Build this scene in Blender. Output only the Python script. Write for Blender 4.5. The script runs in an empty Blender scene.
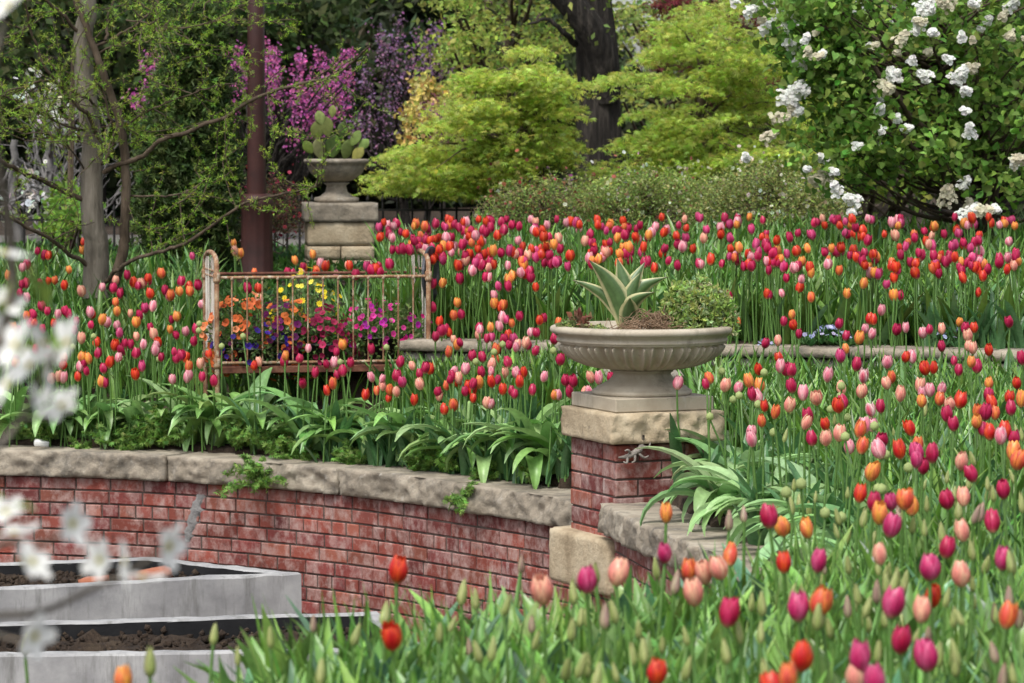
import bpy, math, random
import numpy as np
from mathutils import Vector, Matrix, noise as mnoise

SC = bpy.context.scene
COL = SC.collection
R = math.radians
rng = np.random.default_rng(7)
random.seed(7)

# ------------------------------------------------------------------ camera
FPX, EYE, HOR = 3400.0, 1.4, 140.0
PITCH = math.atan((341.5 - HOR) / FPX)
cam_d = bpy.data.cameras.new('camera')
cam = bpy.data.objects.new('camera', cam_d)
COL.objects.link(cam)
cam_d.sensor_width = 36.0
cam_d.lens = FPX / 1024 * 36
cam_d.clip_start, cam_d.clip_end = 0.1, 2000
cam.location = (0, 0, EYE)
cam.rotation_euler = (math.pi / 2 - PITCH, 0, 0)
cam_d.dof.use_dof = True
cam_d.dof.focus_distance = 14.6
cam_d.dof.aperture_fstop = 8.0
SC.camera = cam

# ------------------------------------------------------------------ light
SUN_EL, SUN_AZ = R(58), R(205)
world = bpy.data.worlds.new('World')
SC.world = world
world.use_nodes = True
wn = world.node_tree
sky = wn.nodes.new('ShaderNodeTexSky')
sky.sky_type = 'NISHITA'
sky.sun_disc = False
sky.sun_elevation = SUN_EL
sky.sun_rotation = SUN_AZ
sky.air_density = 1.0
sky.dust_density = 3.0
sky.ozone_density = 1.0
hs = wn.nodes.new('ShaderNodeHueSaturation')
hs.inputs['Saturation'].default_value = 0.35
wn.links.new(sky.outputs[0], hs.inputs['Color'])
wn.links.new(hs.outputs[0], wn.nodes['Background'].inputs[0])
wn.nodes['Background'].inputs[1].default_value = 0.13
sun_d = bpy.data.lights.new('sun', 'SUN')
sun_d.energy = 1.5
sun_d.angle = R(16)
sun_d.color = (1.0, 0.96, 0.90)
sun = bpy.data.objects.new('sun', sun_d)
COL.objects.link(sun)
# sun_rotation is measured clockwise from +Y: direction towards the sun
sdir = Vector((math.sin(SUN_AZ) * math.cos(SUN_EL), math.cos(SUN_AZ) * math.cos(SUN_EL), math.sin(SUN_EL)))
sun.rotation_euler = sdir.to_track_quat('Z', 'Y').to_euler()
SC.view_settings.view_transform = 'Standard'
SC.view_settings.look = 'None'
SC.view_settings.gamma = 1
SC.view_settings.exposure = 0.92
SC.render.engine = 'CYCLES'
SC.cycles.max_bounces = 7
SC.cycles.diffuse_bounces = 3
SC.cycles.glossy_bounces = 2
SC.cycles.transmission_bounces = 4
SC.cycles.transparent_max_bounces = 4
SC.cycles.caustics_reflective = False
SC.cycles.caustics_refractive = False

# ------------------------------------------------------------------ helpers
CP, SP = math.cos(PITCH), math.sin(PITCH)


def ray(px, py):
    u, v = (px - 512) / FPX, (341.5 - py) / FPX
    d = np.array([u, CP + v * SP, -SP + v * CP])
    return d / d[1]


def at(px, py, Y):
    d = ray(px, py)
    return np.array([d[0] * Y, Y, EYE + d[2] * Y])


def atz(px, py, z):
    d = ray(px, py)
    return at(px, py, (z - EYE) / d[2])


def hide_none(o):
    return o


def link(name, data, parent=None, loc=None):
    o = bpy.data.objects.new(name, data)
    COL.objects.link(o)
    if parent is not None:
        o.parent = parent
    if loc is not None:
        o.location = loc
    return o


def tag(o, label=None, cat=None, group=None, kind=None):
    for k, v in (('label', label), ('category', cat), ('group', group), ('kind', kind)):
        if v:
            o[k] = v
    return o


def thing(name, label, cat, loc=(0, 0, 0), rz=0.0, group=None):
    o = link(name, None, None, tuple(float(c) for c in loc))
    o.empty_display_size = 0.1
    o.rotation_euler = (0, 0, rz)
    return tag(o, label, cat, group)


def mesh(name, parts, mats, smooth=True):
    """parts: list of (V (n,3), F (m,k), C colour or None[, material index])."""
    Vs, loops, starts, totals, cols, mi = [], [], [], [], [], []
    off = ls = 0
    anyc = False
    for p in parts:
        V, F, C = np.asarray(p[0], float), np.asarray(p[1], int), p[2]
        if len(V) == 0 or len(F) == 0:
            continue
        m = p[3] if len(p) > 3 else 0
        Vs.append(V)
        k = F.shape[1]
        loops.append((F + off).ravel())
        starts.append(ls + np.arange(len(F)) * k)
        totals.append(np.full(len(F), k))
        mi.append(np.full(len(F), m))
        if C is None:
            c = np.ones((len(V), 3))
        else:
            anyc = True
            c = np.broadcast_to(np.asarray(C, float), (len(V), 3))
        cols.append(c)
        off += len(V)
        ls += F.size
    V = np.concatenate(Vs)
    me = bpy.data.meshes.new(name)
    L, S, T = np.concatenate(loops), np.concatenate(starts), np.concatenate(totals)
    me.vertices.add(len(V))
    me.vertices.foreach_set('co', V.astype(np.float32).ravel())
    me.loops.add(len(L))
    me.loops.foreach_set('vertex_index', L.astype(np.int32))
    me.polygons.add(len(S))
    me.polygons.foreach_set('loop_start', S.astype(np.int32))
    me.polygons.foreach_set('loop_total', T.astype(np.int32))
    me.polygons.foreach_set('material_index', np.concatenate(mi).astype(np.int32))
    me.polygons.foreach_set('use_smooth', np.full(len(S), bool(smooth)))
    if anyc:
        a = me.color_attributes.new('col', 'FLOAT_COLOR', 'POINT')
        c4 = np.ones((len(V), 4), np.float32)
        c4[:, :3] = np.concatenate(cols)
        a.data.foreach_set('color', c4.ravel())
    for m in (mats if isinstance(mats, (list, tuple)) else [mats]):
        me.materials.append(m)
    me.update()
    me.validate()
    return me


def obj(name, parts, mats, parent=None, loc=None, smooth=True):
    return link(name, mesh(name, parts, mats, smooth), parent, loc)


def unit(v):
    v = np.asarray(v, float)
    return v / np.maximum(np.linalg.norm(v, axis=-1, keepdims=True), 1e-9)


def frames(nrm, spin):
    """rotation matrices (N,3,3) whose third column is nrm, spun about it."""
    n = unit(nrm)
    ref = np.where(np.abs(n[:, 2:3]) > .95, np.array([[1., 0, 0]]), np.array([[0, 0, 1.]]))
    a = unit(np.cross(ref, n))
    b = np.cross(n, a)
    c, s = np.cos(spin)[:, None], np.sin(spin)[:, None]
    x = a * c + b * s
    y = -a * s + b * c
    return np.stack([x, y, n], axis=2)


def frames_dir(d, up):
    """local +Y along d, local Z near up."""
    y = unit(d)
    x = unit(np.cross(y, up))
    z = np.cross(x, y)
    return np.stack([x, y, z], axis=2)


def scatter(T, pos, Rm, sc, col):
    V, F = T[0], T[1]
    Tc = T[2] if len(T) > 2 else None
    N, n = len(pos), len(V)
    sc = np.broadcast_to(np.asarray(sc, float), (N,))
    W = np.einsum('nij,vj->nvi', Rm, V) * sc[:, None, None] + pos[:, None, :]
    FF = (F[None] + (np.arange(N) * n)[:, None, None]).reshape(-1, F.shape[1])
    C = np.repeat(np.broadcast_to(np.asarray(col, float), (N, 3)), n, axis=0)
    if Tc is not None:
        C = C * np.tile(Tc, (N, 1))
    return (W.reshape(-1, 3), FF, C)


def jitter_cols(base, N, v=.25, h=.12):
    """N colours round one or several base colours (leaf to leaf variation)."""
    base = np.atleast_2d(np.asarray(base, float))
    b = base[rng.integers(0, len(base), N)]
    return np.clip(b * (1 + v * rng.normal(size=(N, 1))).clip(.45, 1.8) * (1 + h * rng.normal(size=(N, 3))).clip(.6, 1.5), 0.002, .95)


def tube(P, r, n=6, col=None, cap=True):
    P = np.asarray(P, float)
    r = np.broadcast_to(np.asarray(r, float), (len(P),))
    t = np.gradient(P, axis=0)
    t = unit(t)
    ref = np.array([0, 0, 1.]) if abs(t[0][2]) < .9 else np.array([1., 0, 0])
    a = unit(np.cross(t[0], ref))
    A = []
    for i in range(len(P)):
        a = unit(a - t[i] * np.dot(a, t[i]))
        A.append(a)
    A = np.array(A)
    B = np.cross(t, A)
    th = np.arange(n) / n * 2 * np.pi
    V = (P[:, None] + r[:, None, None] * (A[:, None] * np.cos(th)[None, :, None] + B[:, None] * np.sin(th)[None, :, None])).reshape(-1, 3)
    F = []
    for i in range(len(P) - 1):
        for j in range(n):
            F.append((i * n + j, i * n + (j + 1) % n, (i + 1) * n + (j + 1) % n, (i + 1) * n + j))
    return (V, np.array(F), col)


def spline(P, n=8):
    """Catmull-Rom through the points."""
    P = np.asarray(P, float)
    if len(P) < 3:
        t = np.linspace(0, 1, n + 1)[:, None]
        return P[0] * (1 - t) + P[-1] * t
    Q = np.vstack([2 * P[0] - P[1], P, 2 * P[-1] - P[-2]])
    out = []
    for i in range(1, len(Q) - 2):
        p0, p1, p2, p3 = Q[i - 1:i + 3]
        for k in range(n):
            t = k / n
            out.append(.5 * (2 * p1 + (p2 - p0) * t + (2 * p0 - 5 * p1 + 4 * p2 - p3) * t * t + (3 * p1 - p0 - 3 * p2 + p3) * t ** 3))
    out.append(P[-1])
    return np.array(out)


def lathe(prof, n=48, col=None, mod=None):
    prof = np.asarray(prof, float)
    th = np.arange(n) / n * 2 * np.pi
    V = []
    for r, z in prof:
        rr = np.full(n, r) if mod is None else mod(r, z, th)
        V.append(np.stack([rr * np.cos(th), rr * np.sin(th), np.full(n, z)], 1))
    V = np.concatenate(V)
    F = [(i * n + j, i * n + (j + 1) % n, (i + 1) * n + (j + 1) % n, (i + 1) * n + j) for i in range(len(prof) - 1) for j in range(n)]
    return (V, np.array(F), col)


def box(c, s, rz=0.0, col=None, ch=0.0):
    """box with chamfered edges of width ch (24 corner points when chamfered)."""
    c, h = np.asarray(c, float), np.asarray(s, float) / 2
    if ch <= 0:
        V = np.array([[x, y, z] for x in (-1, 1) for y in (-1, 1) for z in (-1, 1)], float) * h
        F = np.array([(0, 1, 3, 2), (4, 6, 7, 5), (0, 4, 5, 1), (2, 3, 7, 6), (0, 2, 6, 4), (1, 5, 7, 3)])
        V = rotz(V, rz) + c
        return (V, F, col)
    V, idx = [], {}
    for sx in (-1, 1):
        for sy in (-1, 1):
            for sz in (-1, 1):
                for ax in range(3):
                    p = np.array([sx, sy, sz]) * (h - ch)
                    p[ax] = (sx, sy, sz)[ax] * h[ax]
                    idx[(sx, sy, sz, ax)] = len(V)
                    V.append(p)
    F = []
    I = lambda s3, ax: idx[(s3[0], s3[1], s3[2], ax)]
    for ax in range(3):
        o = [i for i in range(3) if i != ax]
        for s in (-1, 1):
            q = []
            for a, b in ((-1, -1), (1, -1), (1, 1), (-1, 1)):
                t = [0, 0, 0]
                t[ax], t[o[0]], t[o[1]] = s, a, b
                q.append(I(t, ax))
            F.append(q)
        for a in (-1, 1):           # edge strips along ax
            for b in (-1, 1):
                t0, t1 = [0, 0, 0], [0, 0, 0]
                t0[ax], t1[ax] = -1, 1
                t0[o[0]] = t1[o[0]] = a
                t0[o[1]] = t1[o[1]] = b
                F.append([I(t0, o[0]), I(t1, o[0]), I(t1, o[1]), I(t0, o[1])])
    tri = []
    for sx in (-1, 1):
        for sy in (-1, 1):
            for sz in (-1, 1):
                tri.append([idx[(sx, sy, sz, 0)], idx[(sx, sy, sz, 1)], idx[(sx, sy, sz, 2)], idx[(sx, sy, sz, 2)]])
    V = rotz(np.array(V), rz) + c
    Fq = np.array(F)
    return fix_out((V, np.vstack([Fq]), col), c), (V, np.array(tri)[:, :3], col)


def boxes(*a, **k):
    b = box(*a, **k)
    return [b] if not isinstance(b[0], tuple) else list(b)


def fix_out(p, c):
    V, F = p[0], np.array(p[1])
    ctr = V[F].mean(1)
    n = np.cross(V[F[:, 1]] - V[F[:, 0]], V[F[:, 2]] - V[F[:, 0]])
    bad = ((ctr - c) * n).sum(1) < 0
    F[bad] = F[bad][:, ::-1]
    return (V, F, p[2])


def rotz(V, a):
    c, s = math.cos(a), math.sin(a)
    V = np.asarray(V, float)
    return np.stack([V[:, 0] * c - V[:, 1] * s, V[:, 0] * s + V[:, 1] * c, V[:, 2]], 1)


def fbm(p, s, o=4, seed=0.0):
    return mnoise.fractal(Vector((p[0] * s + seed, p[1] * s - seed * .7, p[2] * s + seed * 1.3)), 1.0, 2.0, o)


def rough_block(mapf, ls, ld, lz, step, amp, seed, top_amp=.25, chip=.02):
    """closed stone block in local coords s:0..ls, d:0..ld, z:0..lz, rock-faced on its sides; mapf takes (s,d,z) to the world."""
    ns, nd, nz = [max(2, int(round(l / step))) for l in (ls, ld, lz)]
    gid, V, F = {}, [], []

    def vid(i, j, k):
        key = (i, j, k)
        if key in gid:
            return gid[key]
        s, d, z = i / ns * ls, j / nd * ld, k / nz * lz
        p = np.array([s, d, z])
        n1 = fbm(p, 9, 4, seed)
        n2 = fbm(p, 34, 3, seed + 9)
        n3 = fbm(p, 3.1, 2, seed + 4)
        v1 = mnoise.voronoi(Vector((s * 15 + seed, d * 15, z * 17 + seed)))[0][0]
        a = amp * (.4 * n1 + .35 * n2 + .5 * n3 + .9 * v1 - .4)
        fs = (-1 if i == 0 else 1 if i == ns else 0)
        fd = (-1 if j == 0 else 1 if j == nd else 0)
        fz = (-1 if k == 0 else 1 if k == nz else 0)
        side = abs(fs) + abs(fd) + abs(fz)
        e = (chip * (.5 + .6 * abs(n1) + .5 * n2) if side >= 2 else 0.0)
        s += fs * (a * .25 - e * .5)
        d += fd * (a - e)
        z += fz * (a * top_amp - e * .6)
        gid[key] = len(V)
        V.append(mapf(s, d, z))
        return gid[key]
    for i in range(ns):
        for j in range(nd):
            F.append((vid(i, j, 0), vid(i, j + 1, 0), vid(i + 1, j + 1, 0), vid(i + 1, j, 0)))
            F.append((vid(i, j, nz), vid(i + 1, j, nz), vid(i + 1, j + 1, nz), vid(i, j + 1, nz)))
    for i in range(ns):
        for k in range(nz):
            F.append((vid(i, 0, k), vid(i + 1, 0, k), vid(i + 1, 0, k + 1), vid(i, 0, k + 1)))
            F.append((vid(i, nd, k), vid(i, nd, k + 1), vid(i + 1, nd, k + 1), vid(i + 1, nd, k)))
    for j in range(nd):
        for k in range(nz):
            F.append((vid(0, j, k), vid(0, j, k + 1), vid(0, j + 1, k + 1), vid(0, j + 1, k)))
            F.append((vid(ns, j, k), vid(ns, j + 1, k), vid(ns, j + 1, k + 1), vid(ns, j, k + 1)))
    return (np.array(V), np.array(F), None)


# ------------------------------------------------------------------ materials
def nodes(m):
    m.use_nodes = True
    nt = m.node_tree
    return nt, nt.nodes, nt.links, nt.nodes['Principled BSDF']


def leaf_mat(name, rough=.5, trans=.35, spec=.4, scale=38, stretch=(1, 1, 1), lo=.75, hi=1.22):
    m = bpy.data.materials.new(name)
    nt, N, L, bs = nodes(m)
    at_ = N.new('ShaderNodeVertexColor'); at_.layer_name = 'col'
    tc = N.new('ShaderNodeTexCoord')
    nz = N.new('ShaderNodeTexNoise'); nz.inputs['Scale'].default_value = scale; nz.inputs['Detail'].default_value = 3
    mp = N.new('ShaderNodeMapping'); mp.inputs['Scale'].default_value = stretch
    L.new(tc.outputs['Object'], mp.inputs[0]); L.new(mp.outputs[0], nz.inputs['Vector'])
    mr = N.new('ShaderNodeMapRange'); mr.inputs[1].default_value = .25; mr.inputs[2].default_value = .75
    mr.inputs[3].default_value = lo; mr.inputs[4].default_value = hi
    L.new(nz.outputs[0], mr.inputs[0])
    mx = N.new('ShaderNodeMix'); mx.data_type = 'RGBA'; mx.blend_type = 'MULTIPLY'; mx.inputs[0].default_value = 1
    L.new(at_.outputs[0], mx.inputs[6]); L.new(mr.outputs[0], mx.inputs[7])
    L.new(mx.outputs[2], bs.inputs['Base Color'])
    bs.inputs['Roughness'].default_value = rough
    bs.inputs['Specular IOR Level'].default_value = spec
    tr = N.new('ShaderNodeBsdfTranslucent')
    L.new(mx.outputs[2], tr.inputs['Color'])
    ms = N.new('ShaderNodeMixShader'); ms.inputs[0].default_value = trans
    L.new(bs.outputs[0], ms.inputs[1]); L.new(tr.outputs[0], ms.inputs[2])
    L.new(ms.outputs[0], N['Material Output'].inputs['Surface'])
    return m


def solid_mat(name, cols, scale=6, rough=.8, bump=.3, bscale=None, detail=6, metal=0.0, spec=.3, use_col=False, stretch=(1, 1, 1), bdist=.01, stops=None, extra=None):
    """noise-driven mix of colours plus bump; extra=(colour, scale, lo, hi, stretch) lays a second layer of stains over it."""
    m = bpy.data.materials.new(name)
    nt, N, L, bs = nodes(m)
    tc = N.new('ShaderNodeTexCoord')
    mp = N.new('ShaderNodeMapping'); mp.inputs['Scale'].default_value = stretch
    L.new(tc.outputs['Object'], mp.inputs[0])
    nz = N.new('ShaderNodeTexNoise'); nz.inputs['Scale'].default_value = scale; nz.inputs['Detail'].default_value = detail
    nz.inputs['Roughness'].default_value = .62
    L.new(mp.outputs[0], nz.inputs['Vector'])
    cr = N.new('ShaderNodeValToRGB')
    el = cr.color_ramp.elements
    stops = stops or [.3 + .4 * i / (len(cols) - 1) for i in range(len(cols))]
    for i, c in enumerate(cols):
        e = el[i] if i < 2 else el.new(stops[i])
        e.position = stops[i]
        e.color = (*c, 1)
    L.new(nz.outputs[0], cr.inputs[0])
    out = cr.outputs[0]
    if use_col:
        at_ = N.new('ShaderNodeVertexColor'); at_.layer_name = 'col'
        mx = N.new('ShaderNodeMix'); mx.data_type = 'RGBA'; mx.blend_type = 'MULTIPLY'; mx.inputs[0].default_value = 1
        L.new(out, mx.inputs[6]); L.new(at_.outputs[0], mx.inputs[7])
        out = mx.outputs[2]
    for ex in (extra or []):
        ec, es, lo, hi, st = ex
        mp2 = N.new('ShaderNodeMapping'); mp2.inputs['Scale'].default_value = st
        L.new(tc.outputs['Object'], mp2.inputs[0])
        n2 = N.new('ShaderNodeTexNoise'); n2.inputs['Scale'].default_value = es; n2.inputs['Detail'].default_value = 7
        n2.inputs['Roughness'].default_value = .7
        L.new(mp2.outputs[0], n2.inputs['Vector'])
        mr = N.new('ShaderNodeMapRange'); mr.inputs[1].default_value = lo; mr.inputs[2].default_value = hi
        L.new(n2.outputs[0], mr.inputs[0])
        mx = N.new('ShaderNodeMix'); mx.data_type = 'RGBA'
        L.new(mr.outputs[0], mx.inputs[0]); L.new(out, mx.inputs[6])
        mx.inputs[7].default_value = (*ec, 1)
        out = mx.outputs[2]
    L.new(out, bs.inputs['Base Color'])
    bs.inputs['Roughness'].default_value = rough
    bs.inputs['Metallic'].default_value = metal
    bs.inputs['Specular IOR Level'].default_value = spec
    if bump:
        nb = N.new('ShaderNodeTexNoise'); nb.inputs['Scale'].default_value = bscale or scale * 6; nb.inputs['Detail'].default_value = 8
        nb.inputs['Roughness'].default_value = .65
        L.new(mp.outputs[0], nb.inputs['Vector'])
        bp = N.new('ShaderNodeBump'); bp.inputs['Strength'].default_value = bump; bp.inputs['Distance'].default_value = bdist
        L.new(nb.outputs[0], bp.inputs['Height']); L.new(bp.outputs[0], bs.inputs['Normal'])
    return m


M = {}
M['leaf'] = leaf_mat('leaf_green', .38, .26, .6)
M['leaf_matte'] = leaf_mat('leaf_matte', .65, .38, .25)
M['petal'] = leaf_mat('petal', .38, .28, .4, 16, (1, 1, .12), .62, 1.32)
M['maple'] = leaf_mat('maple_leaf', .6, .52, .2)
M['blossom'] = leaf_mat('blossom', .6, .35, .2)
M['needle'] = leaf_mat('needle', .6, .25, .25)
M['soil'] = solid_mat('soil', [(.018, .012, .008), (.045, .03, .02), (.09, .065, .042)], 5, .95, 1.0, 40, bdist=.03)
M['court'] = solid_mat('court_paving', [(.10, .075, .06), (.17, .13, .10)], 3, .9, .5, 50)
M['path'] = solid_mat('pale_gravel', [(.10, .095, .085), (.17, .16, .145)], 8, .95, .5, 90)
M['brick'] = solid_mat('brick', [(.85, .8, .8), (1.0, 1.0, 1.0), (1.1, 1.1, 1.15)], 9, .78, .55, 60, use_col=True, bdist=.006,
                       extra=[((.42, .31, .28), 15, .44, .74, (1, 1, .8)), ((.06, .028, .024), 22, .55, .80, (1, 1, .8)), ((.46, .40, .38), 13, .60, .78, (1, 1, .35))])
M['mortar'] = solid_mat('mortar', [(.06, .045, .038), (.13, .10, .085)], 20, .95, .6, 120)
M['stone'] = solid_mat('sandstone', [(.15, .13, .10), (.28, .24, .185), (.40, .355, .28)], 6, .9, .7, 45, bdist=.012,
                       extra=[((.085, .08, .07), 7, .5, .74, (1, 1, 1)), ((.43, .40, .35), 19, .58, .8, (1, 1, 1))])
M['stone_warm'] = solid_mat('buff_sandstone', [(.26, .20, .125), (.41, .33, .22), (.52, .44, .31)], 6, .9, .7, 50, bdist=.012,
                            extra=[((.13, .115, .09), 9, .58, .8, (1, 1, 1))])
M['stone_grey'] = solid_mat('grey_limestone', [(.15, .135, .115), (.27, .245, .205), (.38, .35, .30)], 7, .9, .7, 50, bdist=.012, use_col=True)
M['stone_grey_plain'] = solid_mat('old_mortar', [(.17, .165, .16), (.26, .255, .25)], 30, .95, .7, 120)
M['urn'] = solid_mat('cast_stone', [(.29, .245, .18), (.39, .34, .26), (.47, .42, .335)], 5, .75, .28, 140, bdist=.004,
                     extra=[((.15, .13, .095), 5, .52, .74, (1, 1, .35)), ((.12, .115, .10), 40, .62, .74, (1, 1, 1)), ((.50, .47, .41), 12, .62, .85, (1, 1, .4))])
M['concrete'] = solid_mat('concrete', [(.19, .19, .195), (.30, .30, .30), (.40, .40, .395)], 4, .85, .3, 110, bdist=.004,
                          extra=[((.13, .13, .12), 14, .52, .74, (1, 1, .12)), ((.10, .10, .095), 60, .66, .76, (1, 1, 1)), ((.44, .44, .43), 5, .55, .8, (1, 1, .6))])
M['liner'] = solid_mat('black_liner', [(.006, .006, .007), (.016, .016, .017)], 8, .6, .2)
M['rust'] = solid_mat('rusty_iron', [(.13, .055, .03), (.26, .14, .075), (.40, .30, .19)], 22, .85, .6, 120, bdist=.004,
                      extra=[((.50, .44, .34), 30, .53, .66, (1, 1, .5))])
M['rust_dark'] = solid_mat('dark_rust', [(.055, .018, .012), (.13, .05, .03), (.20, .10, .06)], 22, .85, .5, 120, bdist=.004)
M['peel'] = solid_mat('peeling_white_paint', [(.16, .10, .07), (.48, .44, .38), (.62, .60, .55)], 30, .8, .6, 120, stretch=(1, 1, .25), bdist=.004)
M['iron'] = solid_mat('black_iron', [(.008, .008, .008), (.02, .018, .016)], 20, .6, .3)
M['oxblood'] = solid_mat('oxblood_paint', [(.020, .007, .006), (.036, .011, .009), (.05, .016, .012)], 6, .55, .3, 60, bdist=.004,
                         extra=[((.03, .014, .010), 12, .55, .8, (1, 1, .3))])
M['bark'] = solid_mat('grey_bark', [(.075, .062, .048), (.16, .14, .11), (.25, .22, .18)], 14, .95, 1.0, 40, stretch=(1, 1, .18), bdist=.02)
M['bark_brown'] = solid_mat('brown_bark', [(.035, .025, .016), (.085, .062, .042), (.13, .10, .07)], 16, .95, 1.0, 40, stretch=(1, 1, .25), bdist=.015)
M['bark_dark'] = solid_mat('dark_furrowed_bark', [(.008, .007, .006), (.030, .025, .021), (.085, .072, .060)], 22, .95, 1.0, 22, stretch=(1, 1, .14), bdist=.09)
M['bark_pale'] = solid_mat('pale_grey_bark', [(.10, .095, .09), (.21, .20, .195)], 18, .9, .5, 60)
M['pot'] = solid_mat('black_plastic', [(.008, .008, .009), (.016, .016, .017)], 8, .45, .1, spec=.5)
M['straw'] = solid_mat('dry_roots', [(.10, .06, .035), (.20, .13, .08), (.30, .21, .14)], 20, .95, .3, use_col=False)
M['terracotta'] = solid_mat('terracotta', [(.26, .09, .05), (.38, .15, .09)], 9, .9, .4, 60)
M['white'] = solid_mat('white_plastic', [(.72, .72, .70), (.8, .8, .78)], 9, .5, .1)
M['tin'] = solid_mat('weathered_tin', [(.02, .022, .026), (.06, .065, .075), (.20, .20, .21)], 16, .6, .5, 60, metal=.3, stretch=(1, 1, .2))
M['drift'] = solid_mat('driftwood', [(.14, .12, .10), (.30, .27, .24)], 30, .9, .8, 120)

# ------------------------------------------------------------------ the lie of the land
class Curve:
    def __init__(self, pts, n=24):
        self.P = spline(np.array(pts, float), n)
        d = np.linalg.norm(np.diff(self.P, axis=0), axis=1)
        self.S = np.concatenate([[0], np.cumsum(d)])
        self.L = self.S[-1]
        self.T = unit(np.gradient(self.P, axis=0))

    def pos(self, s):
        return np.array([np.interp(s, self.S, self.P[:, k]) for k in (0, 1)])

    def nrm(self, s):                      # pointing away from the sunken court
        t = unit(np.array([np.interp(s, self.S, self.T[:, k]) for k in (0, 1)]))
        return np.array([-t[1], t[0]])

    def map(self, s, d, z):                # d: distance behind the face
        s2 = min(max(s, 0), self.L)
        t = np.array([np.interp(s2, self.S, self.T[:, k]) for k in (0, 1)])
        p, n = self.pos(s2) + t * (s - s2), self.nrm(s2)
        return np.array([p[0] + n[0] * d, p[1] + n[1] * d, z])


LEFT = Curve([(-4.6, 17.0), (-3.5, 17.35), (-2.61, 17.33), (-1.715, 17.03), (-.83, 16.38), (-.24, 15.68), (.20, 15.05), (.42, 14.62)])
RIGHT = Curve([(.41, 14.14), (.53, 13.5), (.67, 12.9), (.79, 12.3), (.85, 11.6), (.80, 10.8)])
NEAR = [(.62, 10.1), (.2, 9.3), (-.5, 8.9), (-1.5, 8.5), (-3, 8.2), (-5, 8.4), (-6.5, 10), (-7, 13), (-6.2, 16)]
COURT = np.vstack([LEFT.P, RIGHT.P, np.array(NEAR)])
WALL_TOP = -.18


def court_sd(X, Y):
    """signed distance to the court's edge, positive outside."""
    P = np.stack([X.ravel(), Y.ravel()], 1)
    A = COURT
    B = np.roll(COURT, -1, axis=0)
    out = np.empty(len(P))
    for i in range(0, len(P), 4000):
        p = P[i:i + 4000]
        ab = B - A
        ap = p[:, None] - A[None]
        t = np.clip((ap * ab[None]).sum(2) / np.maximum((ab * ab).sum(1), 1e-12)[None], 0, 1)
        d = np.linalg.norm(ap - t[..., None] * ab[None], axis=2).min(1)
        c = ((A[None, :, 1] > p[:, None, 1]) != (B[None, :, 1] > p[:, None, 1]))
        den = np.where(np.abs(ab[:, 1]) < 1e-12, 1e-12, ab[:, 1])
        xi = A[:, 0][None] + (p[:, 1][:, None] - A[:, 1][None]) / den[None] * ab[:, 0][None]
        ins = ((c & (p[:, 0][:, None] < xi)).sum(1) % 2) == 1
        out[i:i + 4000] = np.where(ins, -d, d)
    return out.reshape(X.shape)


def sstep(x, a, b):
    t = np.clip((x - a) / (b - a), 0, 1)
    return t * t * (3 - 2 * t)


SW = np.array([(-.58, 17.68), (.2, 17.45), (1.1, 17.2), (2.0, 16.95), (3.0, 16.6), (5, 15.9)])   # low stone wall line


def sw_y(X):
    return np.interp(X, SW[:, 0], SW[:, 1])


def height_raw(X, Y):
    sd = court_sd(X, Y)
    d = np.maximum(sd, 0)
    left = -.20 + .135 * np.minimum(d, 3.2) + .075 * np.clip(d - 3.2, 0, 2.6)
    right = -.12 + np.minimum(.16 * d, .12) + .01 * np.clip(Y - 12, 0, 5)
    w = sstep(X, -.3, .75)
    low = left * (1 - w) + right * w
    low = np.where(Y < 12, np.minimum(0.0, -.12 + .2 * d), low)
    up = .33 + .055 * np.clip(Y - sw_y(X), 0, 4.5) + .01 * np.clip(Y - sw_y(X) - 4.5, 0, 30)
    m = sstep(Y - sw_y(X), .10, .22)
    wide = sstep(X, -1.25, -.62)
    # left of the low wall the two levels meet in a slope
    soft = sstep(Y - sw_y(X), -.1, 2.6)
    mm = m * wide + soft * (1 - wide) * .8
    z = low * (1 - mm) + up * mm
    wN = .62 - .5 * sstep(Y, 9.5, 11.5)
    edge = .17
    k = sstep(sd, edge - .05 - wN * .7, edge + .03)
    k = np.where(Y > 11.5, sstep(sd, .10, .20), k)
    z = -1.0 * (1 - k) + z * k
    bump = .02 * np.sin(X * 3.1 + Y * 1.7) * np.sin(Y * 2.3 - X * 1.1)
    return z + bump * k


GX = np.arange(-9, 7.001, .06)
GY = np.arange(3, 30.001, .06)
gxx, gyy = np.meshgrid(GX, GY, indexing='ij')
HG = height_raw(gxx, gyy)


def ground(X, Y):
    X, Y = np.asarray(X, float), np.asarray(Y, float)
    fx = np.clip((X - GX[0]) / .06, 0, len(GX) - 1.001)
    fy = np.clip((Y - GY[0]) / .06, 0, len(GY) - 1.001)
    i, j = fx.astype(int), fy.astype(int)
    a, b = fx - i, fy - j
    return (HG[i, j] * (1 - a) * (1 - b) + HG[i + 1, j] * a * (1 - b) + HG[i, j + 1] * (1 - a) * b + HG[i + 1, j + 1] * a * b)


def solve(px, py, H, Y0=4.0, Y1=29.0):
    """distance at which the ray through a pixel is H above the ground (nearest crossing outside the court)."""
    Ys = np.arange(Y0, Y1, .04)
    d = ray(px, py)
    X, Z = d[0] * Ys, EYE + d[2] * Ys
    g = ground(X, Ys)
    ok = (Z <= g + H) & (g > -.6)
    return Ys[np.argmax(ok)] if ok.any() else None


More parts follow.
